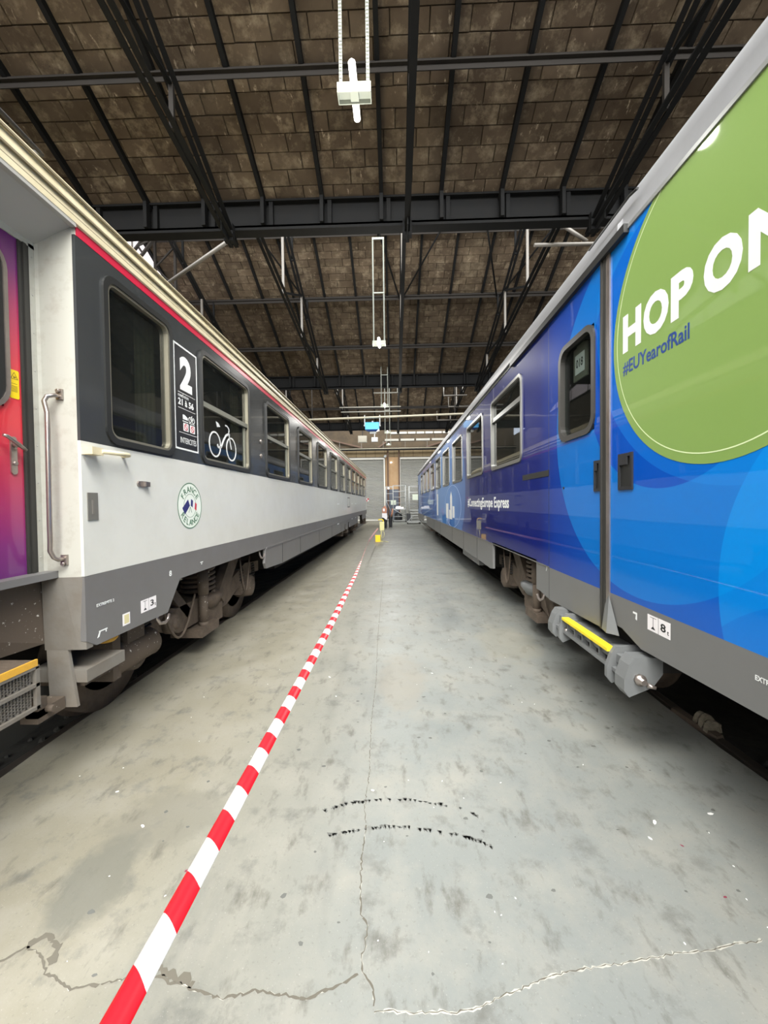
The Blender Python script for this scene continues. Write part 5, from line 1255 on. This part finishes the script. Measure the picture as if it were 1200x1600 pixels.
# yellow post the tape is tied to
t = thing('barrier_post', (-.66, 16.8, 0), 'slim pale yellow post with a yellow panel and hooked top', 'post')
q = MB(); q.tube([(-.60, 16.8, 0.02), (-.60, 16.8, .55)], .02, 8); q.build('pole', 'yellow_pale', t)
q = MB(); q.prism([(0, 0)], 0, 0) if False else q.box(-.66, -.47, 16.76, 16.80, .48, .86); q.build('panel', 'yellow_pale', t)
q = MB(); q.tube([(-.72, 16.8, .93), (-.66, 16.8, .95), (-.58, 16.8, .95), (-.52, 16.8, .92), (-.50, 16.8, .86)], .022, 8); q.build('hook', 'yellow_kit', t)
q = MB(); q.tube([(-.58, 16.8, .44), (-.49, 16.8, .42), (-.47, 16.8, .34), (-.49, 16.8, .2), (-.55, 16.8, .16)], .01, 6); q.tube([(-.56, 16.8, .02), (-.3, 16.5, .01)], .01, 6); q.build('handle', 'yellow_pale', t)
q = MB(); q.box(-.68, -.52, 16.72, 16.88, 0, .02); q.build('foot', 'yellow_pale', t)
q = MB(); q.box(-.85, -.64, 16.66, 16.88, 0, .27); bx = q.build('yellow_box', 'yellow_kit'); tag(bx, 'bright yellow box standing on the floor beside the slim post', 'box'); q = MB(); q.box(-.86, -.63, 16.65, 16.89, .25, .28); q.build('lid', 'yellow_kit', bx)

# black bins with sheets and an orange cover
def bin_(x, y, w, h, lb):
    t = thing('wheeled_bin', (x, y, 0), lb, 'bin', 'black bins at the far end of the aisle')
    q = MB(); q.lathe([(.04, w*.78), (.06, w*.8), (h*.92, w), (h, w*1.05), (h, w*.5)], (x, y, 0), 'Z', 16); q.build('body', 'black_plastic', t)
    q = MB(); q.lathe([(h, w*1.04), (h+.04, w), (h+.07, w*.3)], (x, y, 0), 'Z', 16); q.build('lid', 'black_plastic', t)
    q = MB(); q.lathe([(-.02, .05), (.02, .05)], (x-w*.6, y-w*.5, .05), 'X', 10); q.lathe([(-.02, .05), (.02, .05)], (x+w*.6, y-w*.5, .05), 'X', 10); q.build('wheel', 'rubber', t)
bin_(-.68, 25.4, .17, .93, 'black bin nearest the yellow post, under a white sheet'); bin_(-.30, 26.2, .13, .80, 'slimmer black bin with an orange cover behind the first')
q = MB(); q.add([(-.84, 25.2, 1.0), (-.52, 25.2, 1.0), (-.50, 25.2, .72), (-.55, 25.2, .56), (-.70, 25.2, .68), (-.84, 25.2, .74), (-.84, 25.25, 1.0), (-.52, 25.25, 1.0), (-.50, 25.25, .72), (-.55, 25.25, .56), (-.70, 25.25, .68), (-.84, 25.25, .74)], [(0,1,2,3,4,5), (11,10,9,8,7,6)] + [(i, (i+1) % 6, 6+(i+1) % 6, 6+i) for i in range(6)]); tag(q.build('notice_sheet', 'paper'), 'white sheet draped over the nearest black bin', 'sheet')
q = MB(); q.add([(-.84, 25.4, 1.0), (-.54, 25.4, 1.0), (-.52, 25.4, 1.3), (-.62, 25.4, 1.5), (-.74, 25.4, 1.42), (-.84, 25.4, 1.3), (-.84, 25.5, 1.0), (-.54, 25.5, 1.0), (-.52, 25.5, 1.3), (-.62, 25.5, 1.5), (-.74, 25.5, 1.42), (-.84, 25.5, 1.3)], [(0,1,2,3,4,5), (11,10,9,8,7,6)] + [(i, (i+1) % 6, 6+(i+1) % 6, 6+i) for i in range(6)]); oc = q.build('cover', 'orange'); tag(oc, 'orange and white bundle on top of the black bin', 'bundle')
q = MB(); q.box(-.78, -.66, 25.37, 25.4, 1.12, 1.3); q.build('white_patch', 'paper', oc)
q = MB(); q.tube([(-.26, 26.1, .75), (-.20, 26.05, .95), (-.16, 26.05, 1.15), (-.19, 26.05, 1.3)], [.05, .06, .05, .02], 8); tag(q.build('cover', 'orange'), 'narrow orange cover leaning on the slimmer black bin', 'cover')

# tubular work platforms by the end wall
def platform(name, x0, x1, y0, y1, h, hr, lb, mids=3):
    t = thing(name, ((x0+x1)/2, (y0+y1)/2, 0), lb, 'platform')
    q = MB(); q.box(x0, x1, y0, y1, h-.06, h); q.build('deck', 'dirtwhite', t)
    for x in (x0, x1):
        for y in (y0, y1): q = MB(); q.tube([(x, y, .1), (x, y, hr)], .028, 8); q.build('leg', 'dirtwhite', t)
    for z in [h + (hr-h)*k/mids for k in range(1, mids+1)]:
        q = MB()
        for a, c in (((x0, y0), (x1, y0)), ((x0, y1), (x1, y1)), ((x1, y0), (x1, y1))): q.tube([(*a, z), (*c, z)], .022, 6)
        q.build('guard_rail', 'dirtwhite', t)
    q = MB(); q.tube([(x0, y0, .15), (x1, y0, .15)], .028, 8); q.tube([(x0, y0, .5), (x1, y0, .5)], .022, 6); q.tube([(x0, y0, h), (x1, y0, .5)], .022, 6); q.tube([(x0, y1, .15), (x1, y1, .15)], .028, 8); q.build('base_frame', 'dirtwhite', t)
    for x in (x0, x1):
        for y in (y0, y1): q = MB(); q.lathe([(-.025, .09), (.025, .09)], (x, y, .09), 'X', 12); q.build('castor', 'rubber', t)
    return t
platform('work_platform', -.15, .92, 33.2, 34.6, 1.15, 3.15, 'tall tubular platform with guard rails before the tan pier', 4)
t = platform('work_platform', -.80, -.15, 34.9, 36.0, 1.9, 3.12, 'narrow tubular platform beside the left shutter', 2)
t = platform('work_platform', 1.30, 2.25, 34.6, 36.2, 1.0, 3.15, 'pale stepped platform before the right shutter', 4)
for k in range(4): q = MB(); q.box(1.35, 2.2, 34.3-.2*k, 34.55-.2*k, 1.0-.22*(k+1)+.19, 1.0-.22*(k+1)+.22); q.build('tread', 'dirtwhite', t)
q = MB(); q.tube([(.95, 30.4, .10), (1.3, 30.6, .55), (1.5, 30.8, .62), (1.65, 30.8, .60)], .03, 8); q.tube([(1.3, 30.6, .55), (1.3, 30.6, .18)], .025, 8); q.box(.95, 2.0, 30.4, 31.6, .12, .2); q.build
tr = q.build('drawbar_trolley', 'dirtwhite'); tag(tr, 'low pale trolley with a slanting drawbar beside the blue coach end', 'trolley')
for x, y in ((.98, 30.45), (1.95, 30.45), (1.0, 31.5), (1.95, 31.5)): q = MB(); q.lathe([(-.03, .09), (.03, .09)], (x, y, .09), 'X', 12); q.build('wheel', 'rubber', tr)
q = MB(); q.lathe([(0, .3), (.05, .33), (.55, .33), (.62, .25), (.64, .1)], (.3, 33.9, .18), 'Z', 16); tag(q.build('drum', 'black_plastic'), 'black drum under the tall platform', 'drum')
q = MB(); q.box(1.0, 1.35, 33.6, 34.1, 0, .72); tag(q.build('crate', 'black_plastic'), 'black crate right of the tall platform', 'crate')
q = MB(); q.box(.05, .75, 33.5, 33.9, 1.16, 1.3); q.box(.1, .5, 33.5, 33.8, 1.3, 1.38); tag(q.build('sheet_stack', 'paper'), 'white folded sheets on the tall platform deck', 'sheet')
q = MB(); q.box(-.35, .1, 34.2, 34.3, 1.5, 1.9); tag(q.build('notice_board', 'board_pale'), 'pale greenish board leaning by the narrow platform', 'board')
q = MB(); q.box(1.55, 2.05, 34.4, 34.5, 1.9, 2.4); tag(q.build('panel_board', 'board_pale'), 'pale square panel on the stepped platform rail', 'board')
q = MB(); q.box(-.68, -.5, 36.7, 36.75, 4.0-.1-.95, 3.15); q.build
tag(q.build('wall_notice', 'paper'), 'small white notice on the pier above the narrow platform', 'notice')

# clamp lying on the right-hand rail
t = thing('rail_clamp', (2.2, 2.85, -.02), 'chalky rusted clamp on the rail beneath the blue coach', 'clamp')
q = MB(); q.add([(2.14, 3.10, -.02), (2.20, 3.12, -.02), (2.26, 2.72, -.02), (2.19, 2.70, -.02), (2.15, 3.08, .02), (2.20, 3.10, .02), (2.26, 2.74, .012), (2.20, 2.72, .012)], [(0,1,2,3), (4,7,6,5), (0,4,5,1), (1,5,6,2), (2,6,7,3), (3,7,4,0)]); q.build('base_plate', 'bogie', t)
for y, hh in ((2.90, .09), (2.85, .10), (2.80, .08)):
    q = MB(); n = 8; vs = []
    for k in range(n+1):
        a = PI*k/n; 
        for dr_ in (.0, .03): vs += [(2.235 - .055*math.cos(a)*(1-dr_*4), y-.018, max(.0, (hh-dr_)*math.sin(a))), (2.235 - .055*math.cos(a)*(1-dr_*4), y+.014, max(.0, (hh-dr_)*math.sin(a)))]
    q.add(vs, [f for k in range(n) for f in ((4*k, 4*k+4, 4*k+5, 4*k+1), (4*k+2, 4*k+3, 4*k+7, 4*k+6), (4*k, 4*k+2, 4*k+6, 4*k+4), (4*k+1, 4*k+5, 4*k+7, 4*k+3))]); q.build('jaw', 'stone', t)
q = MB(); q.box(2.2, 2.29, 2.79, 2.92, -.005, .055); q.build('clamp_block', 'stone', t)

# flecks on the floor
fl = [(-1.625, 2.177, .012, 0, 'white fleck near the track edge below the white coach steps'), (-1.318, 1.94, .018, 0, 'largest white chip on the worn patch left of the tape'), (-.64, 3.666, .022, 0, 'thin white scrap just right of the tape, farther one'),
      (-.523, 3.296, .012, 0, 'small white scrap just right of the tape, nearer one'), (-.147, 2.205, .014, 0, 'pale chip beside the central crack above the tyre scuffs'), (1.311, 1.999, .020, 0, 'oval white chip right of the tyre scuffs'),
      (1.226, 1.902, .012, 0, 'small white fleck just below the oval white chip'), (1.635, 2.057, .022, 0, 'thin white splinter nearest the blue coach'), (.34, 3.75, .014, 0, 'tiny white fleck on the aisle centre beyond the scuffs'),
      (1.35, 1.863, .010, 1, 'purple-red fleck right of the oval white chip'), (-.96, 1.70, .012, 1, 'dark red fleck left of the tape'), (1.35, 1.62, .010, 1, 'dark red fleck nearest the long pale crack')]
def fleck(mb, x, y, s):
    r = random.Random(int(x*1000)+int(y*77)); n = 6; a0 = r.uniform(0, 3); vs = []
    for z in (.0, .002):
        for k in range(n):
            a = 2*PI*k/n; q = s*r.uniform(.5, 1.0); u, v = q*math.cos(a), q*.45*math.sin(a)
            vs.append((x + u*math.cos(a0) - v*math.sin(a0), y + u*math.sin(a0) + v*math.cos(a0), z))
    mb.add(vs, [tuple(range(6, 12)), tuple(range(6))[::-1]] + [(k, (k+1) % 6, 6+(k+1) % 6, 6+k) for k in range(6)])
for x, y, s, c, lb in fl:
    mb = MB(); fleck(mb, x, y, s); tag(mb.build('paint_flake', 'redflake' if c else 'paint_fleck'), lb, 'flake', 'flecks on the floor')
r = random.Random(9); mb = MB()
for i in range(70): fleck(mb, r.uniform(-2.0, 1.9), r.uniform(1.3, 7), r.uniform(.003, .007))
tag(mb.build('floor_grit', 'paint_fleck'), 'fine pale grit scattered over the aisle floor', 'grit', kind='stuff')
